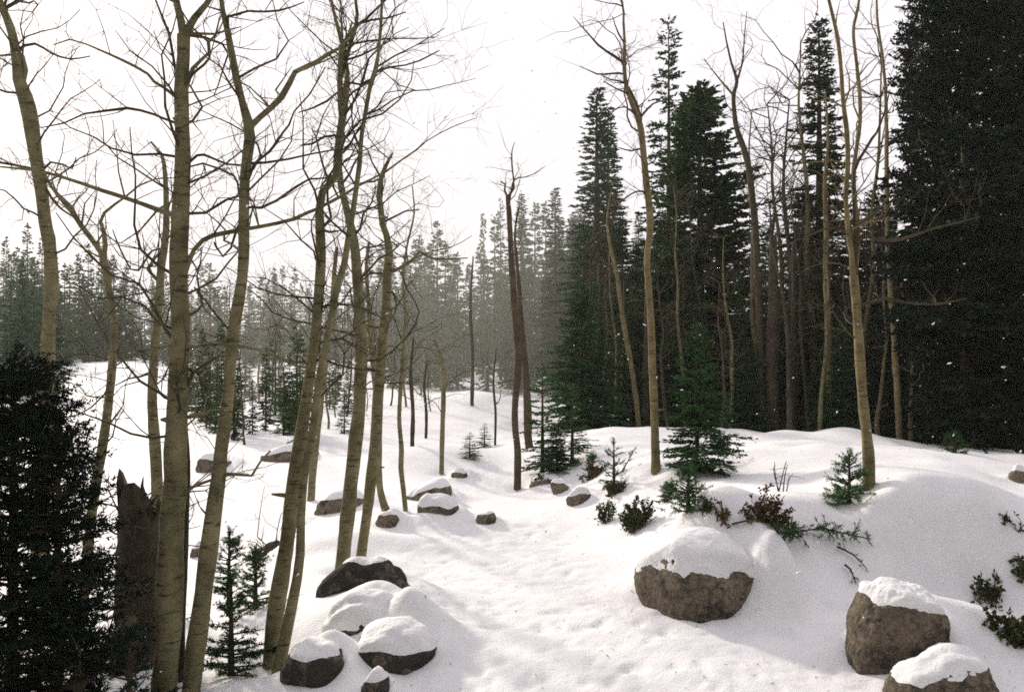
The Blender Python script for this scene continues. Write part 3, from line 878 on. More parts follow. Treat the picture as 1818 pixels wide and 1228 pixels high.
# ------------------------------------------------------------------ conifers
def unit(a):
    return a / (np.linalg.norm(a, axis=1)[:, None] + 1e-9)

def expand(rs, P, Dv, L, droop, per, smin, ang, frac, lmin, lmax, jit):
    """Side shoots along shoots: returns origin, direction, length of every child."""
    n = np.maximum(1, (L * per * rs.uniform(0.8, 1.2, len(L))).astype(int))
    idx = np.repeat(np.arange(len(L)), n)
    s = rs.uniform(smin, 1.0, len(idx))
    p, d, l = P[idx], Dv[idx], L[idx]
    q = p + d * (l * s)[:, None]
    q[:, 2] += l * (-droop * s * s + droop * 0.55 * s ** 3)
    side = unit(np.cross(d, np.array([0, 0, 1.0])))
    a = np.radians(rs.uniform(ang[0], ang[1], len(idx))) * rs.choice([-1, 1], len(idx)) * (1 - 0.45 * s)
    c = d * np.cos(a)[:, None] + side * np.sin(a)[:, None]
    c[:, 2] += rs.normal(-0.08, jit, len(idx))
    c = unit(c)
    ll = np.clip(frac * l * (1.12 - s) * rs.uniform(0.6, 1.3, len(idx)), lmin, lmax)
    return q, c, ll

def sprigs(mb, rs, P, Dv, L, w):
    n = len(P)
    r = unit(np.cross(Dv, rs.normal(0, 1, (n, 3)) + np.array([0, 0, 0.9])))
    W = r * (w * rs.uniform(0.6, 1.3, n))[:, None]
    mid = P + Dv * (L * 0.42)[:, None]
    tip = P + Dv * L[:, None]
    tip[:, 2] -= L * 0.10
    V = np.stack([P, mid + W, tip, mid - W], 1).reshape(-1, 3)
    b = np.arange(n)[:, None] * 4
    T = np.concatenate([b + np.array([[0, 1, 2]]), b + np.array([[0, 2, 3]])])
    mb.add(V, T)

def needles(mb, rs, P, Dv, L, ln, w, per):
    n = np.maximum(4, (L * per).astype(int))
    idx = np.repeat(np.arange(len(L)), n)
    s = rs.uniform(0.0, 1.0, len(idx))
    q = P[idx] + Dv[idx] * (L[idx] * s)[:, None]
    out = unit(np.cross(Dv[idx], rs.normal(0, 1, (len(idx), 3))))
    d = unit(Dv[idx] * 0.75 + out)
    l = ln * rs.uniform(0.7, 1.2, len(idx))
    wv = unit(np.cross(d, rs.normal(0, 1, (len(idx), 3)))) * w
    V = np.stack([q - wv, q + wv, q + d * l[:, None]], 1).reshape(-1, 3)
    mb.add(V, np.arange(len(idx) * 3).reshape(-1, 3))

def conifer_arrays(H, R, start=0.06, whorl=0.16, per_whorl=6, p=0.85, seed=1, profile='cone', droop=0.35, up=0.25, side_per=9, sub_per=16, sw=0.022, sl=(0.07, 0.22), gaps=0.15, near=False, lean=0.0, needle=(0.016, 0.0012, 260)):
    rs = np.random.RandomState(seed)
    z = []
    zz = H * start
    while zz < H * 0.985:
        k = max(3, int(per_whorl * rs.uniform(0.7, 1.3)))
        z += list(zz + rs.normal(0, whorl * 0.25, k))
        zz += whorl * rs.uniform(0.7, 1.3) * (1.0 if zz < 0.8 * H else 0.7)
    z = np.clip(np.array(z), H * start * 0.8, H * 0.99)
    f = (z - H * start) / (H * (1 - start))
    f = np.clip(f, 0, 1)
    az = rs.uniform(0, 2 * math.pi, len(z))
    if profile == 'cone':
        L = R * (1 - f) ** p
        L *= np.minimum(1, 0.62 + f * 3)
    elif profile == 'round':
        L = R * np.sqrt(np.clip(1 - ((f - 0.34) / 0.66) ** 2, 0.03, 1))
    else:
        L = R * (0.25 + 0.75 * (1 - f) ** p)
    L = L * rs.uniform(0.62, 1.18, len(z)) + 0.09 * R
    # patchy outline: whole clusters of boughs are short or missing
    g = np.array([noise.noise(Vector((math.cos(a) * 1.3 + seed, math.sin(a) * 1.3, zz_ * 6.0 / H))) for a, zz_ in zip(az, z)])
    L = L * np.clip(1.0 + 0.45 * g, 0.45, 1.25)
    keep = rs.uniform(0, 1, len(z)) > gaps
    z, f, az, L = z[keep], f[keep], az[keep], L[keep]
    el = (up + 0.55 * f) + rs.normal(0, 0.10, len(z))
    d = unit(np.stack([np.cos(az), np.sin(az), el], -1))
    P = np.stack([lean * z, np.zeros(len(z)), z], -1)
    crown = MB()
    wood = MB()
    for i in range(len(z)):
        if near or L[i] > 0.25 * R:
            s = np.linspace(0, 0.9, 4)
            q = P[i] + d[i] * (L[i] * s)[:, None]
            q[:, 2] += L[i] * (-droop * s * s + droop * 0.55 * s ** 3)
            tube(wood, q, np.linspace(0.010 + 0.010 * L[i], 0.003, 4) * (0.6 if near else 0.5), 3, cap=False)
    p1, d1, l1 = expand(rs, P, d, L, droop, side_per, 0.12, (35, 75), 0.42, sl[0], 9, 0.16)
    # shoots lying along the boughs themselves
    n0 = np.maximum(2, (L * side_per * 0.8).astype(int))
    ix = np.repeat(np.arange(len(L)), n0)
    s = rs.uniform(0.25, 1, len(ix))
    q0 = P[ix] + d[ix] * (L[ix] * s)[:, None]
    q0[:, 2] += L[ix] * (-droop * s * s + droop * 0.55 * s ** 3)
    d0 = unit(d[ix] + rs.normal(0, 0.25, (len(ix), 3)))
    l0 = rs.uniform(sl[0], sl[1], len(ix))
    p2, d2, l2 = expand(rs, p1, d1, l1, 0.2, sub_per, 0.1, (25, 65), 0.6, sl[0] * 0.8, sl[1], 0.22)
    # the leader
    nl = 10
    pl = np.stack([lean * H * np.ones(nl), np.zeros(nl), H * rs.uniform(0.94, 1.0, nl)], -1)
    dl = unit(rs.normal(0, 0.35, (nl, 3)) + np.array([0, 0, 1.0]))
    ll = rs.uniform(sl[0], sl[1], nl)
    PP = np.concatenate([q0, p2, p1, pl])
    DD = np.concatenate([d0, d2, d1, dl])
    LL = np.concatenate([l0, l2, np.minimum(l1, sl[1]), ll])
    if near:
        needles(crown, rs, PP, DD, LL, needle[0], needle[1], needle[2])
        for a, b, c_ in zip(p1, d1, l1):
            pass
    else:
        sprigs(crown, rs, PP, DD, LL, sw)
    trunk = MB()
    zs = np.linspace(-0.3, H * 0.98, 14)
    tube(trunk, np.stack([lean * zs, np.zeros(14), zs], -1), np.maximum(0.006, (0.012 * H + 0.01) * (1 - np.clip(zs, 0, None) / H) ** 0.9 + 0.004), 8, True, lump(seed, 0.06))
    return trunk, crown, wood

def conifer(name, label, loc, mat=None, group=None, rz=0.0, scale=(1, 1, 1), **kw):
    tr, cr, wd = conifer_arrays(**kw)
    root = thing(name, label, 'tree', loc, group)
    tr.build('trunk', DARKBARK, root)
    if not kw.get('near') and kw['H'] > 5 and kw['sw'] < 0.1:
        rg = random.Random(kw['seed'])
        dm = MB()
        for _ in range(70):                        # dead lower twigs
            z = kw['H'] * rg.uniform(0.06, 0.62)
            a = rg.uniform(0, 6.28)
            f = 1 - z / kw['H']
            d = Vector((math.cos(a), math.sin(a), rg.uniform(-0.4, 0.25)))
            grow(dm, Vector((d.x, d.y, 0)) * kw['R'] * f * rg.uniform(0.3, 0.95) + Vector((0, 0, z)), d, rg.uniform(0.3, 0.8), 0.009, 1, rg, 0.12)
        dm.build('dead_twigs', DEADTWIG, root)['kind'] = 'stuff'
    c = cr.build('crown', mat or NEEDLE, root, smooth=False)
    w = wd.build('boughs', TWIG, root)
    if w:
        w['kind'] = 'stuff'
    root.rotation_euler = (0, 0, rz)
    root.scale = scale
    return root

# one of each kind stands at its first place, the others are copies of it
KINDS = {
    'spire': (dict(H=11.0, R=1.05, start=0.04, whorl=0.16, per_whorl=10, p=0.85, seed=11, droop=0.6, up=0.0, side_per=19, sub_per=26, sw=0.032, sl=(0.07, 0.20), gaps=0.14), NEEDLE, 'spruce_tree'),
    'broad': (dict(H=10.0, R=1.9, start=0.04, whorl=0.27, per_whorl=9, p=0.95, seed=12, droop=0.6, up=0.05, side_per=12, sub_per=20, sw=0.034, sl=(0.08, 0.22), gaps=0.14), NEEDLE, 'spruce_tree'),
    'round': (dict(H=9.0, R=1.55, start=0.03, whorl=0.18, per_whorl=13, p=0.62, seed=13, droop=0.35, up=0.15, side_per=15, sub_per=24, sw=0.042, sl=(0.08, 0.22), gaps=0.14), NEEDLE_GREEN, 'fir_tree'),
    'sparse': (dict(H=10.0, R=1.15, start=0.22, whorl=0.30, per_whorl=9, p=0.7, seed=14, droop=0.55, up=0.0, side_per=14, sub_per=22, sw=0.030, sl=(0.08, 0.22), gaps=0.22), NEEDLE, 'spruce_tree'),
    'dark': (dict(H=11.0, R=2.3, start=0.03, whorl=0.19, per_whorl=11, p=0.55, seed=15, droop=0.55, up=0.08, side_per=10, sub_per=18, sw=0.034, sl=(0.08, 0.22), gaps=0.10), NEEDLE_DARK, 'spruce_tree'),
    'young': (dict(H=3.2, R=0.95, start=0.04, whorl=0.10, per_whorl=9, p=0.8, seed=16, droop=0.4, up=0.08, side_per=24, sub_per=34, sw=0.016, sl=(0.045, 0.12), gaps=0.12), NEEDLE, 'spruce_tree'),
    'youngthin': (dict(H=3.0, R=0.62, start=0.06, whorl=0.19, per_whorl=8, p=0.7, seed=17, droop=0.3, up=0.0, side_per=26, sub_per=34, sw=0.016, sl=(0.045, 0.12), gaps=0.05), NEEDLE_GREEN, 'spruce_tree'),
    'far1': (dict(H=10.0, R=1.35, start=0.03, whorl=0.34, per_whorl=8, p=0.9, seed=21, droop=0.55, up=0.0, side_per=8, sub_per=10, sw=0.085, sl=(0.14, 0.36), gaps=0.12), NEEDLE_FAR, 'spruce_tree'),
    'far2': (dict(H=10.0, R=1.6, start=0.03, whorl=0.36, per_whorl=8, p=0.95, seed=22, droop=0.55, up=0.05, side_per=7, sub_per=10, sw=0.085, sl=(0.14, 0.36), gaps=0.12), NEEDLE_FAR, 'spruce_tree'),
    'far3': (dict(H=10.0, R=1.05, start=0.04, whorl=0.36, per_whorl=8, p=0.85, seed=23, droop=0.55, up=-0.05, side_per=8, sub_per=10, sw=0.085, sl=(0.14, 0.36), gaps=0.18), NEEDLE_FAR, 'spruce_tree'),
    'far4': (dict(H=10.0, R=1.6, start=0.10, whorl=0.40, per_whorl=7, p=0.65, seed=24, droop=0.35, up=0.15, side_per=7, sub_per=9, sw=0.07, sl=(0.14, 0.36), gaps=0.18), NEEDLE_FAR, 'pine_tree'),
}
FIRST = {}
def tree(kind, label, px, ytop, halfw=None, D=None, ybase=None, rz=None, group=None, rng=random.Random(5), mat=None):
    if D is None:
        g = on_ground(px, ybase)
    else:
        q = at(px, 600, D)
        g = Vector((q.x, D, ground_h(q.x, D)))
    g.z -= 0.03
    top = at(px, ytop, g.y)
    h = max(0.3, top.z - g.z)
    kw, m, nm = KINDS[kind]
    sz = h / kw['H']
    sx = sz if halfw is None else halfw * g.y / F / kw['R']
    rz = rng.uniform(0, 6.28) if rz is None else rz
    if kind not in FIRST:
        FIRST[kind] = conifer(nm, label, g, m, group, rz, (sx, sx, sz), **kw)
        return FIRST[kind]
    r = dup(FIRST[kind], g, rz, (sx, sx, sz), label)
    if group:
        r['group'] = group
    elif 'group' in r:
        del r['group']
    return r

# trees one can single out
tree('spire', 'tall narrow spire of a hazy spruce, the tallest left of the curving bank aspen', 1060, 148, 84, D=24)
tree('spire', 'second needle thin spire rising close against the tall narrow spruce', 1080, 182, 66, D=26)
tree('sparse', 'tall ragged spruce with open upper boughs above the round topped fir', 1188, 28, 78, D=21)
tree('round', 'massive round topped green fir behind the curving bank aspen', 1243, 148, 150, D=19)
tree('spire', 'sharp pointed dark spruce standing clear between the bare aspens', 1456, 22, 98, D=18)
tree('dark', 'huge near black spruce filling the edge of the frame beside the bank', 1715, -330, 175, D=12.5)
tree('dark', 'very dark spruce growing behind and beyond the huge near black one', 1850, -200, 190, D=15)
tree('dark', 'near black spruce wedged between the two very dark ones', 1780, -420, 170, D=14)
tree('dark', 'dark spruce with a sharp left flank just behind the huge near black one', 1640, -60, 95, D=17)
tree('spire', 'slim hazy spruce with a full tip, next beyond the tall narrow spire', 986, 328, 46, D=32)
tree('spire', 'pale hazy spruce rising just behind the dark slender dead tree', 926, 338, 40, D=42)
tree('sparse', 'faint thin spruce fading into the haze beside the dead tree', 889, 352, 24, D=52)
tree('far3', 'faint spindly spruce in the haze over the thin snag', 858, 380, 18, D=56)
tree('broad', 'dark green spruce with drooping boughs under the tall narrow spire', 1036, 392, 75, D=20)
tree('spire', 'middling spruce tucked close behind the young spruces of the bank', 1130, 430, 48, D=18)
tree('young', 'dense low young fir with its skirt on the snow beside the curving aspen', 1238, 575, 82, ybase=838)
tree('youngthin', 'young layered spruce at the path edge by the dead tree', 963, 648, 52, ybase=838)
tree('youngthin', 'young spruce of middle height behind the layered one at the path edge', 1016, 682, 46, ybase=822)
tree('young', 'short bushy spruce nestled between the two layered young spruces', 988, 760, 42, ybase=832)
tree('broad', 'dark broad spruce hidden low behind the bare aspens right of the round fir', 1368, 350, 75, D=22)
tree('round', 'dim fir beneath the sharp pointed dark spruce', 1425, 400, 70, D=20)
tree('young', 'dark young fir in the gloom between grey and stout aspens', 1500, 560, 60, D=14.5)
tree('dark', 'wide dark spruce in the gloom behind the stout many stemmed aspen', 1560, 330, 90, D=20)
tree('young', 'shadowy young fir beside the white gap in the forest', 1330, 600, 55, D=15)
tree('broad', 'dark spruce just behind the dense low young fir', 1215, 420, 80, D=16.5)
tree('spire', 'lean dark spruce just behind the slim leaning aspen', 1105, 380, 45, D=22)
tree('far2', 'hazy green spruce nearest the snow slope beyond the snapped aspen', 812, 452, 44, D=40)
tree('far1', 'hazy spruce with a broad tip above the snapped aspen', 776, 392, 40, D=44)
tree('far2', 'hazy spruce behind the crooked topped aspen', 738, 428, 40, D=46)
tree('far4', 'dark round crowned pine just beyond the slanting aspen', 372, 468, 42, D=40)
tree('youngthin', 'tiny spruce on the far snow slope beside the snapped aspen', 834, 768, 26, ybase=812)
tree('youngthin', 'tiny wispy spruce behind the other tiny one on the snow slope', 860, 752, 20, ybase=794)

# the far forest edge: skyline heights read along the picture
SKY = [(-80, 430), (0, 432), (40, 405), (70, 395), (110, 440), (150, 440), (200, 428), (245, 480), (300, 470), (370, 470), (410, 500), (480, 452), (530, 470), (600, 468), (660, 440), (735, 425), (776, 392), (820, 450), (860, 390), (925, 360), (990, 345), (1040, 330), (1100, 370), (1180, 330), (1300, 350), (1340, 360), (1420, 330), (1500, 350), (1900, 250)]
def skyline(px):
    for (a, ya), (b, yb) in zip(SKY, SKY[1:]):
        if px <= b:
            return ya + (yb - ya) * (px - a) / (b - a)
    return 250
rng = random.Random(77)
SEEN = [(90, 'left of the bent aspen'), (185, 'between the bent aspen and the slim forked one'), (300, 'between the slim forked aspen and the thickest one'), (420, 'between the thickest aspen and its slanting neighbour'), (550, 'between the slanting aspen and the leaning pair'), (690, 'between the leaning pair and the crooked topped aspen'), (850, 'between the crooked topped aspen and the snag'), (1200, 'about the dark slender dead tree')]
def seen(px):
    return next(t for lim, t in SEEN if px < lim)
def far_names(px, tip):
    head = 'far skyline spruce tip ' if tip else 'hazy far forest spruce '
    return dict(label=head + seen(px), group=head + seen(px))
for i in range(114):
    px = -60 + 820 * (i + rng.random()) / 114
    D = rng.uniform(58, 105)
    front = i % 3 == 0
    y = skyline(px) + (rng.uniform(30, 110) if not front else rng.uniform(-8, 35))
    tree(rng.choice(['far1', 'far1', 'far2', 'far3', 'far3']), px=px, ytop=y, D=D, **far_names(px, front))
for i in range(44):
    px = 690 + 340 * (i + rng.random()) / 44
    D = rng.uniform(38, 75)
    y = skyline(px) + (rng.uniform(60, 190) if i % 3 else rng.uniform(0, 60))
    tree(rng.choice(['far1', 'far2', 'far3', 'far1']), px=px, ytop=y, D=D, **far_names(px, i % 3 == 0))
STAND = [(1140, 'between the dead tree and the curving bank aspen'), (1340, 'between the curving bank aspen and the S shaped trunk'), (1530, 'between the S shaped trunk and the stout aspen'), (9999, 'beyond the stout many stemmed aspen')]
def stand(px):
    return next(t for lim, t in STAND if px < lim)
for i in range(9):
    px = -50 + 150 * (i + rng.random()) / 9
    tree(rng.choice(['broad', 'spire']), 'darker nearer spruce at the edge of the far forest behind the bent aspen', px, rng.uniform(450, 560), None, rng.uniform(30, 44), group='darker spruces behind the bent aspen')
for i in range(18):
    px = 1010 + 800 * (i + rng.random()) / 18
    if 1340 < px < 1430:
        continue
    tree(rng.choice(['young', 'broad', 'young']), 'low dark understorey spruce ' + stand(px), px, rng.uniform(470, 640), None, rng.uniform(14.5, 19), group='understorey spruces ' + stand(px), mat=None)
for i in range(44):
    px = 985 + 860 * (i + rng.random()) / 44
    D = rng.uniform(20, 42)
    y = skyline(px) + rng.uniform(15, 200)
    tree(rng.choice(['broad', 'spire', 'broad', 'dark', 'sparse']), 'dark spruce of the dense stand ' + stand(px), px, y, None, D, group='dark spruces ' + stand(px))

# deep far forest; unseen trees added beside and behind the viewer to block skylight
def joined(name, spots):
    mb = MB()
    src = {}
    for kd in ('far1', 'far2', 'far3', 'far4'):
        for ch in FIRST[kd].children:
            if ch.name.startswith(('crown', 'trunk')):
                me = ch.data
                co = np.empty(len(me.vertices) * 3, dtype=np.float32)
                me.vertices.foreach_get('co', co)
                li = np.empty(len(me.loops), dtype=np.int32)
                me.loops.foreach_get('vertex_index', li)
                src.setdefault(kd, []).append((co.reshape(-1, 3), li.reshape(-1, 3)))
    for (kd, x, y, a, wx, sc) in spots:
        c_, s_ = math.cos(a), math.sin(a)
        for co, li in src[kd]:
            v = co * np.array([wx, wx, 1.0]) * sc
            mb.add(np.stack([v[:, 0] * c_ - v[:, 1] * s_ + x, v[:, 0] * s_ + v[:, 1] * c_ + y, v[:, 2] + ground_h(x, y)], -1), li)
    mb.build(name, NEEDLE_FAR, smooth=False)['kind'] = 'stuff'
rs = np.random.RandomState(12)
spots = []
for i in range(46):
    az = math.radians(72 + 216 * (i + rs.uniform()) / 46)
    r = rs.uniform(6.0, 17.0) if 100 < math.degrees(az) < 260 else rs.uniform(10.0, 18.0)
    spots.append((('far1', 'far2', 'far4')[i % 3], r * math.sin(az), r * math.cos(az), rs.uniform(0, 6.28), 1.5, rs.uniform(0.9, 1.3)))
joined('woods', spots)
spots = []
for i in range(70):
    px = -60 + 980 * (i + rs.uniform()) / 70
    D = rs.uniform(72, 108)
    q = at(px, skyline(px) + rs.uniform(25, 110), D)
    spots.append((('far1', 'far2', 'far3')[i % 3], q.x, D, rs.uniform(0, 6.28), 1.3, max(0.3, (q.z - ground_h(q.x, D)) / 10.0)))
joined('far_woods', spots)

# near saplings with real needles
def sapling(label, px, ytop, ybase, halfw, seed, D=None, mat=None, **kw):
    g = on_ground(px, ybase) if D is None else Vector((at(px, 600, D).x, D, ground_h(at(px, 600, D).x, D)))
    H = at(px, ytop, g.y).z - g.z + 0.03
    g.z -= 0.03
    R = halfw * g.y / F
    a = dict(H=H, R=R, start=0.08, whorl=H * 0.085, per_whorl=6, p=0.75, seed=seed, droop=0.1, up=0.15, side_per=30, sub_per=30, sl=(0.035, 0.09), gaps=0.1, near=True, needle=(0.020, 0.0024, 380))
    a.update(kw)
    return conifer('spruce_sapling', label, g, mat or NEEDLE_GREEN, **a)

sapling('small spruce sapling with a crooked tip growing at the foot of the stout aspen', 1508, 812, 892, 46, 31, whorl=0.055, per_whorl=8, gaps=0.05)
sapling('small bushy spruce sapling in the snow below the dense low fir', 1222, 836, 906, 32, 32)
sapling('spindly spruce sapling rising out of the low juniper on the bank', 1090, 788, 862, 32, 33, whorl=0.10, side_per=22)
sapling('spruce sapling with a dense tip beside the slanting aspen', 408, 948, 1050, 30, 34, start=0.35, D=5.6)
sapling('bushy spruce sapling at the foot of the slanting aspen', 412, 1032, 1200, 62, 35, D=4.45, mat=NEEDLE)
sapling('slim spruce sapling between the slanting aspen and the leaning pair', 455, 982, 1062, 34, 36, D=5.6)
sapling('seedling spruce beside the brown low bush on the bank', 1052, 812, 846, 16, 38)
sapling('seedling spruce between the curving aspen and the bushy sapling', 1188, 862, 886, 13, 39)
sapling('dark low spruce sapling in the shade before the darkest spruce', 1692, 772, 812, 26, 37, D=9.6, mat=NEEDLE)
# the dark spruces at the lower left corner
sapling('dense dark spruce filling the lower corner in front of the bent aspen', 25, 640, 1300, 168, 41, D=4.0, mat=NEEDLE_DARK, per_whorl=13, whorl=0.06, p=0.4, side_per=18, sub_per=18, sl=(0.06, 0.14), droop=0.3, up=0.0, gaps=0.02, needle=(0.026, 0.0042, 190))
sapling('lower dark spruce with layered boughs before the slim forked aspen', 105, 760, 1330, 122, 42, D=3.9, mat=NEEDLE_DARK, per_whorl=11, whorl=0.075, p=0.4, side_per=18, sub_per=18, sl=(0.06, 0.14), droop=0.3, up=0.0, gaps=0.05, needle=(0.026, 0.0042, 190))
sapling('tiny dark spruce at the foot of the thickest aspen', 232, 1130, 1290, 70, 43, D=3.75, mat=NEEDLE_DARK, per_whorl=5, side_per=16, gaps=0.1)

# ------------------------------------------------------------------ thin bare aspens further off
def thin_aspen_first(seed, H, label, group, lean):
    rg = random.Random(seed)
    root = thing('bare_aspen', label, 'tree', (0, 0, 0), group)
    pts = []
    x = y = 0.0
    for i in range(9):
        z = -0.3 + (H + 0.3) * i / 8
        pts.append([x + lean * z, y, z, 0.055 * (1 - i / 8.5) + 0.006])
        x += rg.gauss(0, 0.055)
        y += rg.gauss(0, 0.055)
    c = spline(pts, 0.25)
    mb = MB()
    tube(mb, c[:, :3], c[:, 3], 7, True, lump(seed, 0.06))
    mb.build('trunk', DARKBARK if seed % 2 else ASPEN, root)
    tm = MB()
    for j in range(24):
        z = H * rg.uniform(0.3, 1.0)
        i = int(np.argmin(np.abs(c[:, 2] - z)))
        a = rg.uniform(0, 6.28)
        el = rg.uniform(0.1, 1.0)
        d = Vector((math.cos(a) * math.cos(el), math.sin(a) * math.cos(el), math.sin(el)))
        grow(tm, Vector(c[i, :3]), d, rg.uniform(0.5, 1.3), 0.011, 0, rg, 0.2, 3, 0.25, 2)
    o = tm.build('twigs', TWIG, root)
    o['kind'] = 'stuff'
    return root
PROTO = []
def thin(px, ytop, D, label, group):
    q = at(px, 600, D)
    g = Vector((q.x, D, ground_h(q.x, D)))
    h = at(px, ytop, D).z - g.z
    if len(PROTO) < 5:
        r = thin_aspen_first(100 + len(PROTO), 6.0, label, group, (0.0, 0.04, -0.05, 0.08, -0.02)[len(PROTO)])
        PROTO.append(r)
        r.location = g
    else:
        r = dup(rng.choice(PROTO[:5]), g, rng.uniform(0, 6.28), (1, 1, 1), label, group)
    s = h / 6.0
    sx = s * rng.uniform(0.8, 1.3) if s > 0.6 else s * 1.3
    r.scale = (sx, sx, s)
    r.rotation_euler.z = rng.uniform(0, 6.28)
for i in range(24):
    px = 360 + 420 * (i + rng.random()) / 24
    thin(px, rng.uniform(500, 640), rng.uniform(17, 34), 'slender bare aspen of the hazy thicket ' + seen(px), 'bare aspens of the thicket ' + seen(px))
for i in range(5):
    px = 330 + 170 * rng.random()
    thin(px, rng.uniform(540, 660), rng.uniform(13, 26), 'slender bare aspen of the hazy thicket ' + seen(px), 'bare aspens of the thicket ' + seen(px))
for px, yt, D in [(1335, 190, 17), (1352, 240, 19), (1375, 175, 18), (1392, 160, 17), (1410, 250, 16), (1425, 90, 17), (1545, 120, 16), (1440, 330, 15), (1400, 330, 14), (1300, 420, 15), (1215, 330, 16), (1250, 350, 17), (1560, 420, 14), (1620, 430, 14), (1500, 470, 15), (1060, 360, 18), (1040, 430, 19), (1455, 420, 14), (1095, 420, 17), (1190, 470, 15), (1280, 500, 14)]:
    thin(px, yt, D, 'slender bare aspen by dark conifers ' + stand(px), 'bare aspens ' + stand(px))
for i in range(40):
    px = 325 + 300 * ((i + rng.random()) / 40) ** 1.15
    tree(rng.choice(['far2', 'youngthin', 'far1']), 'small hazy spruce on the snowy clearing ' + seen(px), px, rng.uniform(575, 690), None, rng.uniform(14, 38), group='small hazy spruces ' + seen(px))
for k_, (px, yt, yb, w, lab) in enumerate([(838, 455, 720, 7, 'thin dead snag standing on the far snow slope'),
                             (879, 620, 790, 5, 'thin dark stem on the snow slope beside the dead tree'),
                             (756, 640, 778, 6, 'short thin stem on the snow behind the snapped aspen'),
                             (732, 600, 792, 8, 'thin hazy stem beside the thin bent aspen'),
                             (865, 560, 692, 7, 'dark hazy stem at the foot of the far slope')]):
    aspen(lab, [(px, yb, w), (px + 1, (yb * 2 + yt) / 3, w * 0.9), (px - 3, (yb + yt * 2) / 3, w * 0.8), (px + 2, yt, w * 0.35)], seed=60 + k_, name='bare_aspen', mat=DARKBARK, tw=(0.4, 1.0, 8, 1.0), sides=7, maxl=2)
for k_, (px, yb, w, yt, lab) in enumerate([(1371, 778, 24, 420, 'thick dark conifer trunk left of the white gap in the forest'),
                              (1408, 776, 12, 430, 'thin dark trunk on the other side of the white gap in the forest'),
                              (1147, 788, 13, 480, 'dark bare trunk close behind the tall curving aspen'),
                              (1063, 790, 11, 470, 'straight dark trunk under the tall narrow spire'),
                              (1107, 786, 7, 500, 'thin dark trunk between the spire spruce and the curving aspen'),
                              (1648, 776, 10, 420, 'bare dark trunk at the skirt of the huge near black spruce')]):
    aspen(lab, [(px, yb, w), (px - 1, (yb * 2 + yt) / 3, w * 0.95), (px + 2, (yb + yt * 2) / 3, w * 0.85), (px + 1, yt, w * 0.5)], seed=80 + k_, D=15.0 + k_ * 0.4, name='dead_tree', mat=DARKBARK, tw=(0.3, 1.0, 9, 0.8), sides=9, maxl=2)

# ------------------------------------------------------------------ broken stump, fallen log
def stump():
    base = at(250, 1112, 5.0)
    base.z = ground_h(base.x, base.y)
    root = thing('broken_stump', 'broken brown tree stump with a shredded top behind the thickest aspen', 'stump', base)
    rg = random.Random(4)
    k, n, H = 22, 16, 1.12
    V, T = [], []
    tops = [H * (0.86 + 0.05 * math.sin(i * 0.9) + rg.uniform(-0.06, 0.06)) for i in range(k)]
    tops[10] = H * 0.99; tops[11] = H * 1.02; tops[12] = H * 1.0; tops[13] = H * 0.95; tops[9] = H * 0.93
    for j in range(n):
        f = j / (n - 1)
        for i in range(k):
            a = i * 2 * math.pi / k
            r = (0.150 + 0.05 * math.exp(-f * 8)) * (1 - 0.16 * f) * (1 + 0.10 * noise.noise(Vector((math.cos(a) * 2, math.sin(a) * 2, f * 5))) + 0.06 * rg.uniform(-1, 1))
            V.append((r * math.cos(a), r * math.sin(a), -0.15 + f * (tops[i] + 0.15)))
    for i in range(k):
        a = i * 2 * math.pi / k
        V.append((0.07 * math.cos(a), 0.07 * math.sin(a), tops[i] - 0.18))
    for j in range(n):
        for i in range(k):
            a, b = j * k + i, j * k + (i + 1) % k
            T += [(a, b, b + k), (a, b + k, a + k)]
    link('trunk', mesh_of('trunk', np.array(V), np.array(T), DRYWOOD), root)
    mb = MB()
    for _ in range(12):
        a = rg.uniform(0, 6.28)
        r = rg.uniform(0.08, 0.13)
        z = H * rg.uniform(0.7, 0.92)
        p = Vector((r * math.cos(a), r * math.sin(a), z))
        q = p + Vector((rg.gauss(0, 0.03), rg.gauss(0, 0.03), rg.uniform(0.04, 0.12)))
        tube(mb, [tuple(p), tuple((p + q) / 2 + Vector((rg.gauss(0, 0.01), 0, 0))), tuple(q)], [0.014, 0.010, 0.003], 4)
    mb.build('splinters', DRYWOOD, root)['kind'] = 'stuff'
    bm_ = MB()
    for _ in range(70):
        a = rg.uniform(0, 6.28)
        z = rg.uniform(0.1, 1.0)
        p = Vector((0.12 * math.cos(a), 0.12 * math.sin(a), z))
        grow(bm_, p, Vector((math.cos(a), math.sin(a), rg.uniform(-0.3, 0.3))), rg.uniform(0.12, 0.4), 0.006, 1, rg)
    bm_.build('twigs', TWIG, root)['kind'] = 'stuff'
stump()

def log(label, px0, py0, px1, py1, r, D0, D1, seed, snow=True, mat=None):
    a, b = at(px0, py0, D0), at(px1, py1, D1)
    root = thing('fallen_log', label, 'log', a)
    n = 14
    pts = np.array([list(a.lerp(b, i / (n - 1))) for i in range(n)])
    rs = np.random.RandomState(seed)
    pts[1:-1] += rs.normal(0, r * 0.08, (n - 2, 3))
    mb = MB()
    tube(mb, pts, np.linspace(r, r * 0.7, n), 10, True, lump(seed, 0.15))
    mb.build('trunk', mat or DARKBARK, root, a)
    tm = MB()
    rg = random.Random(seed)
    for _ in range(7):
        i = rg.randrange(2, n)
        grow(tm, Vector(pts[i]), Vector((rg.gauss(0, 1), rg.gauss(0, 1), rg.uniform(0, 1))), rg.uniform(0.15, 0.5), r * 0.15, 1, rg)
    tm.build('twigs', TWIG, root, a)['kind'] = 'stuff'
log('dark fallen log slanting down the snow beside the broken stump', 120, 1240, 232, 1100, 0.045, 3.75, 4.7, 5)
log('short crooked dead branch arching out of the snow by the slim sapling', 452, 990, 492, 962, 0.035, 5.9, 6.1, 7)

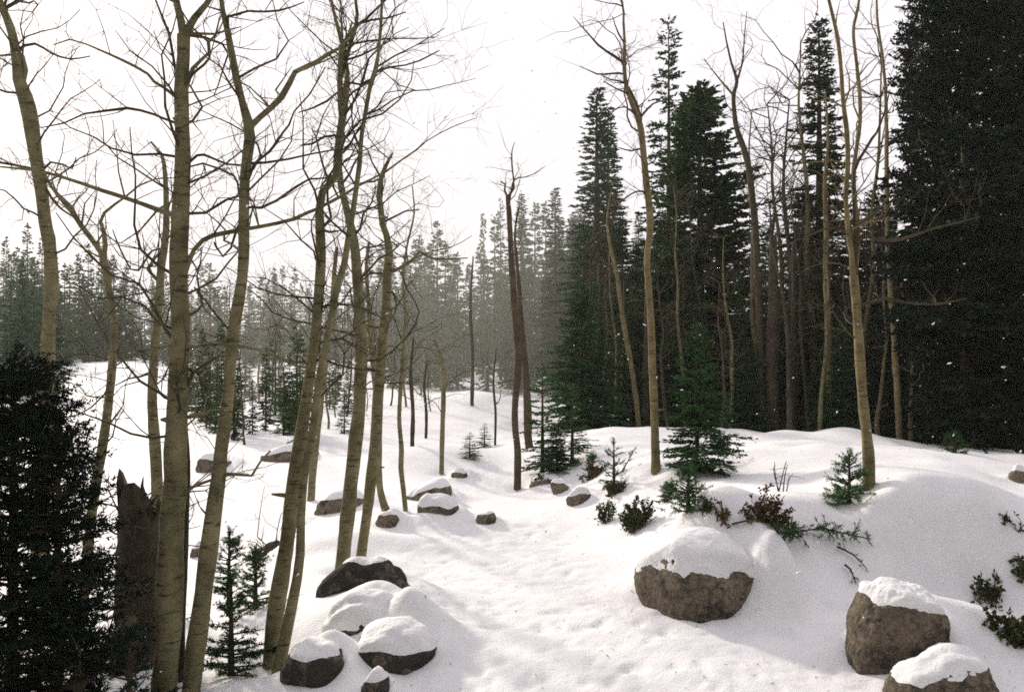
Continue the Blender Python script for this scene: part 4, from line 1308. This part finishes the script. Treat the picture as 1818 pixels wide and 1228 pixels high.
# ------------------------------------------------------------------ shrubs and boughs half buried in the snow
def leaves(mb, rs, P, size):
    n = len(P)
    d = unit(rs.normal(0, 1, (n, 3)) + np.array([0, 0, 0.4]))
    w = unit(np.cross(d, rs.normal(0, 1, (n, 3))))
    s = size * rs.uniform(0.6, 1.3, n)
    nn = np.cross(d, w) * (s * 0.18)[:, None]
    A = P
    B = P + d * (s * 0.5)[:, None] + w * (s * 0.30)[:, None] + nn
    C = P + d * s[:, None]
    E = P + d * (s * 0.5)[:, None] - w * (s * 0.30)[:, None] + nn
    V = np.stack([A, B, C, E], 1).reshape(-1, 3)
    b = np.arange(n)[:, None] * 4
    mb.add(V, np.concatenate([b + np.array([[0, 1, 2]]), b + np.array([[0, 2, 3]])]))

def shrub(label, x0, x1, ytop, ybase, seed, leaf=None, nstem=16, size=0.025, per=26, lean=(0, 0), D=None, spread=1.0, name='shrub'):
    cx = (x0 + x1) / 2
    g = on_ground(cx, ybase) if D is None else at(cx, ybase, D)
    k = g.y / F
    W, H = (x1 - x0) / 2 * k, (ybase - ytop) * k
    rg = random.Random(seed)
    rs = np.random.RandomState(seed)
    root = thing(name, label, 'shrub', g)
    st, lf = MB(), MB()
    for _ in range(nstem):
        a = rg.uniform(0, 6.28)
        b0 = Vector((g.x + W * 0.45 * rg.uniform(-1, 1), g.y + W * 0.35 * rg.uniform(-1, 1), 0))
        b0.z = ground_h(b0.x, b0.y) - 0.03
        tip = b0 + Vector((W * spread * rg.uniform(-0.7, 0.7) + lean[0] * W, W * rg.uniform(-0.6, 0.6), H * rg.uniform(0.45, 1.05)))
        mid = (b0 + tip) / 2 + Vector((rg.gauss(0, 0.12) * W, rg.gauss(0, 0.12) * W, H * 0.12))
        c = spline([[*b0, 0.005], [*mid, 0.004], [*tip, 0.002]], 0.03)
        tube(st, c[:, :3], c[:, 3], 4)
        pts = []
        for i in range(2):
            t0 = c[rg.randrange(len(c) // 3, len(c)), :3]
            v = Vector((rg.gauss(0, 1), rg.gauss(0, 1), rg.gauss(0.3, 0.7))).normalized() * rg.uniform(0.25, 0.5) * max(H, 0.06)
            e = Vector(t0) + v
            tube(st, [tuple(t0), tuple((Vector(t0) + e) / 2 + Vector((0, 0, 0.004))), tuple(e)], [0.0028, 0.0022, 0.0012], 3)
            pts.append((np.array(t0), np.array(e)))
        if leaf:
            m = per
            s = rs.uniform(0.35, 1.0, m) ** 0.6
            idx = np.minimum(len(c) - 1, (s * (len(c) - 1)).astype(int))
            lp = c[idx, :3] + rs.normal(0, 0.008, (m, 3))
            ex = [p0 + (p1 - p0) * rs.uniform(0.3, 1.0, (max(2, m // 4), 1)) for p0, p1 in pts]
            leaves(lf, rs, np.concatenate([lp] + ex), size)
    st.build('stems', TWIG, root, g)['kind'] = 'stuff'
    if leaf:
        lf.build('leaves', leaf, root, g, smooth=False)['kind'] = 'stuff'
    return root

shrub('brown leaved shrub leaning out of the snow above the trailing bough', 1312, 1420, 884, 924, 51, LEAF_BROWN, 32, 0.026, 24, spread=1.2)
shrub('small brown twiggy plant with few leaves beside the brown leaved shrub', 1260, 1308, 884, 924, 52, LEAF_BROWN, 8, 0.028, 12)
shrub('broken leafy juniper clump at the snow edge left of the round bushy one', 1052, 1102, 884, 926, 53, LEAF_GREEN, 14, 0.030, 18)
shrub('round bushy green juniper at the edge of the open snow', 1094, 1168, 888, 938, 54, LEAF_GREEN, 34, 0.026, 44)
shrub('low green juniper mat around the foot of the spindly sapling', 1068, 1120, 850, 874, 55, LEAF_GREEN, 26, 0.026, 36)
shrub('brownish low bush by the feet of the young spruces', 1024, 1082, 826, 848, 56, LEAF_BROWN, 20, 0.03, 26)
shrub('dark leafy plant sticking out of the snow behind the tall rounded boulder', 1734, 1788, 1022, 1062, 57, LEAF_GREEN, 12, 0.034, 16)
shrub('large dark leafy plant at the frame edge beside the tall rounded boulder', 1744, 1840, 1084, 1134, 58, LEAF_GREEN, 16, 0.036, 20, lean=(0.2, 0))
shrub('dark leafy sprig peeping out at the frame edge under the drift', 1800, 1840, 980, 1020, 59, LEAF_GREEN, 8, 0.04, 14)
shrub('faint leafy plant beside the small bushy sapling on the bank', 1236, 1268, 872, 906, 60, LEAF_GREEN, 10, 0.022, 14)
shrub('dark heath clump poking from the snow at the crest of the drift', 1772, 1812, 900, 930, 61, LEAF_GREEN, 5, 0.03, 8)
shrub('dead stalks standing on the bank behind the brown leaved shrub', 1370, 1412, 812, 872, 62, None, 5)
shrub('dark low heath at the far lip of the path by the young spruces', 938, 984, 836, 858, 63, LEAF_GREEN, 18, 0.026, 22)
shrub('dry twigs poking from the snow on top of the big path boulder', 1176, 1204, 930, 952, 64, LEAF_BROWN, 5, 0.02, 10, D=5.6)

def bough(label, pts, seed, mat=None, wid=0.09, per=26, name='fallen_bough', raise_=0.03, group=None):
    """A spruce bough lying on or sticking out of the snow, its course followed over the ground."""
    P = []
    for (x, y, up) in pts:
        g = on_ground(x, y)
        P.append([g.x, g.y, g.z + up + raise_, 0.006])
    c = spline(P, 0.04)
    root = thing(name, label, 'bough', tuple(c[0, :3]))
    st, ne = MB(), MB()
    tube(st, c[:, :3], np.linspace(0.008, 0.003, len(c)), 5)
    rs = np.random.RandomState(seed)
    seg = np.diff(c[:, :3], axis=0)
    tot = np.linalg.norm(seg, axis=1).sum()
    n = int(tot * per)
    i = rs.randint(0, len(seg), n)
    q = c[i, :3] + seg[i] * rs.uniform(0, 1, (n, 1))
    d = unit(unit(seg[i]) * 0.7 + rs.normal(0, 0.6, (n, 3)))
    l = wid * rs.uniform(0.4, 1.2, n)
    q2, d2, l2 = expand(rs, q, d, l, 0.1, 30, 0.2, (30, 65), 0.6, 0.02, 0.07, 0.2)
    needles(ne, rs, np.concatenate([q, q2]), np.concatenate([d, d2]), np.concatenate([l, l2]), 0.018, 0.0019, 330)
    for a in range(0, n, 2):
        tube(st, [tuple(q[a]), tuple(q[a] + d[a] * l[a])], [0.002, 0.001], 3, cap=False)
    st.build('stem', TWIG, root, tuple(c[0, :3]))
    ne.build('needles', mat or NEEDLE, root, tuple(c[0, :3]), smooth=False)['kind'] = 'stuff'
bough('long dark evergreen bough trailing over the snow above the big path boulder', [(1380, 952, 0.0), (1420, 962, 0.04), (1460, 962, 0.06), (1500, 968, 0.05), (1546, 970, 0.02)], 71, wid=0.11, per=90)
bough('thin evergreen twig hanging down the shaded drift below the trailing bough', [(1486, 978, 0.0), (1515, 998, 0.02), (1538, 1016, 0.0)], 72, wid=0.05, per=40)
bough('short evergreen twig stuck in the shaded snow near the hanging one', [(1500, 1010, 0.0), (1510, 1024, 0.02), (1518, 1040, 0.0)], 73, wid=0.04, per=40)
bough('bare curved twig reaching from the brown leaved shrub to the trailing bough', [(1300, 938, 0.0), (1335, 940, 0.03), (1370, 950, 0.03)], 74, wid=0.02, per=14)
bough('evergreen bough jutting from the snow by the spindly sapling', [(1104, 842, 0.0), (1118, 828, 0.06), (1130, 816, 0.12)], 75, wid=0.05, per=40)
bough('evergreen bough lying on the snow below the dense low fir', [(1276, 826, 0.0), (1296, 818, 0.04), (1312, 810, 0.06)], 76, wid=0.06, per=40)

def litter():
    rs = np.random.RandomState(3)
    mb = MB()
    V, k = [], 0
    for _ in range(5200):
        y = 3.2 + 14 * rs.uniform() ** 1.6
        x = rs.uniform(-0.6, 0.62) * y
        if noise.noise(Vector((x * 0.8, y * 0.6, 4.0))) < rs.uniform(-0.25, 0.5):
            continue
        z = ground_h(x, y) + 0.006
        l = rs.uniform(0.006, 0.022) * (2.4 if rs.uniform() < 0.06 else 1)
        a = rs.uniform(0, 6.28)
        d = np.array([math.cos(a), math.sin(a), rs.uniform(-0.05, 0.25)])
        w = np.array([-math.sin(a), math.cos(a), 0.3]) * rs.uniform(0.0015, 0.004)
        p = np.array([x, y, z])
        V += [p - w, p + w, p + d * l]
    mb.add(np.array(V), np.arange(len(V)).reshape(-1, 3))
    mb.build('needle_litter', DARKBARK)['kind'] = 'stuff'
litter()

# ------------------------------------------------------------------ blowing snow
def flurry():
    rs = np.random.RandomState(9)
    n = 1500
    Y = rs.uniform(1.6, 4.8, n) ** 2
    X = rs.uniform(-0.66, 0.66, n) * Y
    Z = EYE + rs.uniform(-0.42, 0.44, n) * Y
    V0, T0 = ICO[1]
    mb = MB()
    for x, y, z in zip(X, Y, Z):
        if z < ground_h(x, y) + 0.05:
            continue
        s = (0.0014 + 0.0052 * rs.uniform(0, 1) ** 3) * (0.5 + 0.06 * y)
        d = unit(np.array([[rs.normal(0.8, 0.3), rs.normal(0, 0.4), rs.normal(0.35, 0.4)]]))[0]
        v = V0 * (1 + rs.uniform(-0.35, 0.35, (len(V0), 1)))
        v = v * s + d * (v @ d)[:, None] * s * rs.uniform(0.5, 2.0)
        mb.add(v + np.array([x, y, z]), T0)
    o = mb.build('snowflakes', SNOW_CAP)
    o['kind'] = 'stuff'
flurry()

# ------------------------------------------------------------------ haze
def haze():
    b = 215.0
    z0, z1 = -4.0, 30.0
    V = [(x, y, z) for z in (z0, z1) for y in (-b, b) for x in (-b, b)]
    T = [(0, 2, 1), (1, 2, 3), (4, 5, 6), (5, 7, 6), (0, 1, 4), (1, 5, 4), (2, 6, 3), (3, 6, 7), (0, 4, 2), (2, 4, 6), (1, 3, 5), (3, 7, 5)]
    m = bpy.data.materials.new('haze')
    m.use_nodes = True
    t = m.node_tree
    t.nodes.clear()
    out = t.nodes.new('ShaderNodeOutputMaterial')
    v = t.nodes.new('ShaderNodeVolumePrincipled')
    v.inputs['Color'].default_value = (0.955, 0.96, 0.92, 1)
    v.inputs['Density'].default_value = HAZE_DENSITY
    v.inputs['Anisotropy'].default_value = 0.2
    t.links.new(v.outputs['Volume'], out.inputs['Volume'])
    o = link('haze', mesh_of('haze', np.array(V), np.array(T), m, False))
    o['kind'] = 'stuff'
haze()

def blown_snow():
    V, T = ICO[3]
    m = bpy.data.materials.new('blown_snow')
    m.use_nodes = True
    t = m.node_tree
    t.nodes.clear()
    out = t.nodes.new('ShaderNodeOutputMaterial')
    v = t.nodes.new('ShaderNodeVolumePrincipled')
    v.inputs['Color'].default_value = (0.97, 0.96, 0.88, 1)
    v.inputs['Density'].default_value = 0.0085
    v.inputs['Anisotropy'].default_value = 0.2
    t.links.new(v.outputs['Volume'], out.inputs['Volume'])
    o = link('blown_snow', mesh_of('blown_snow', V * np.array([8.5, 11.0, 8.0]) + np.array([-3.6, 29.0, 4.5]), T, m, True))
    o['kind'] = 'stuff'
blown_snow()

print('TRIS', sum(len(m.polygons) for m in bpy.data.meshes), sorted(((len(m.polygons), m.name) for m in bpy.data.meshes), reverse=True)[:14])
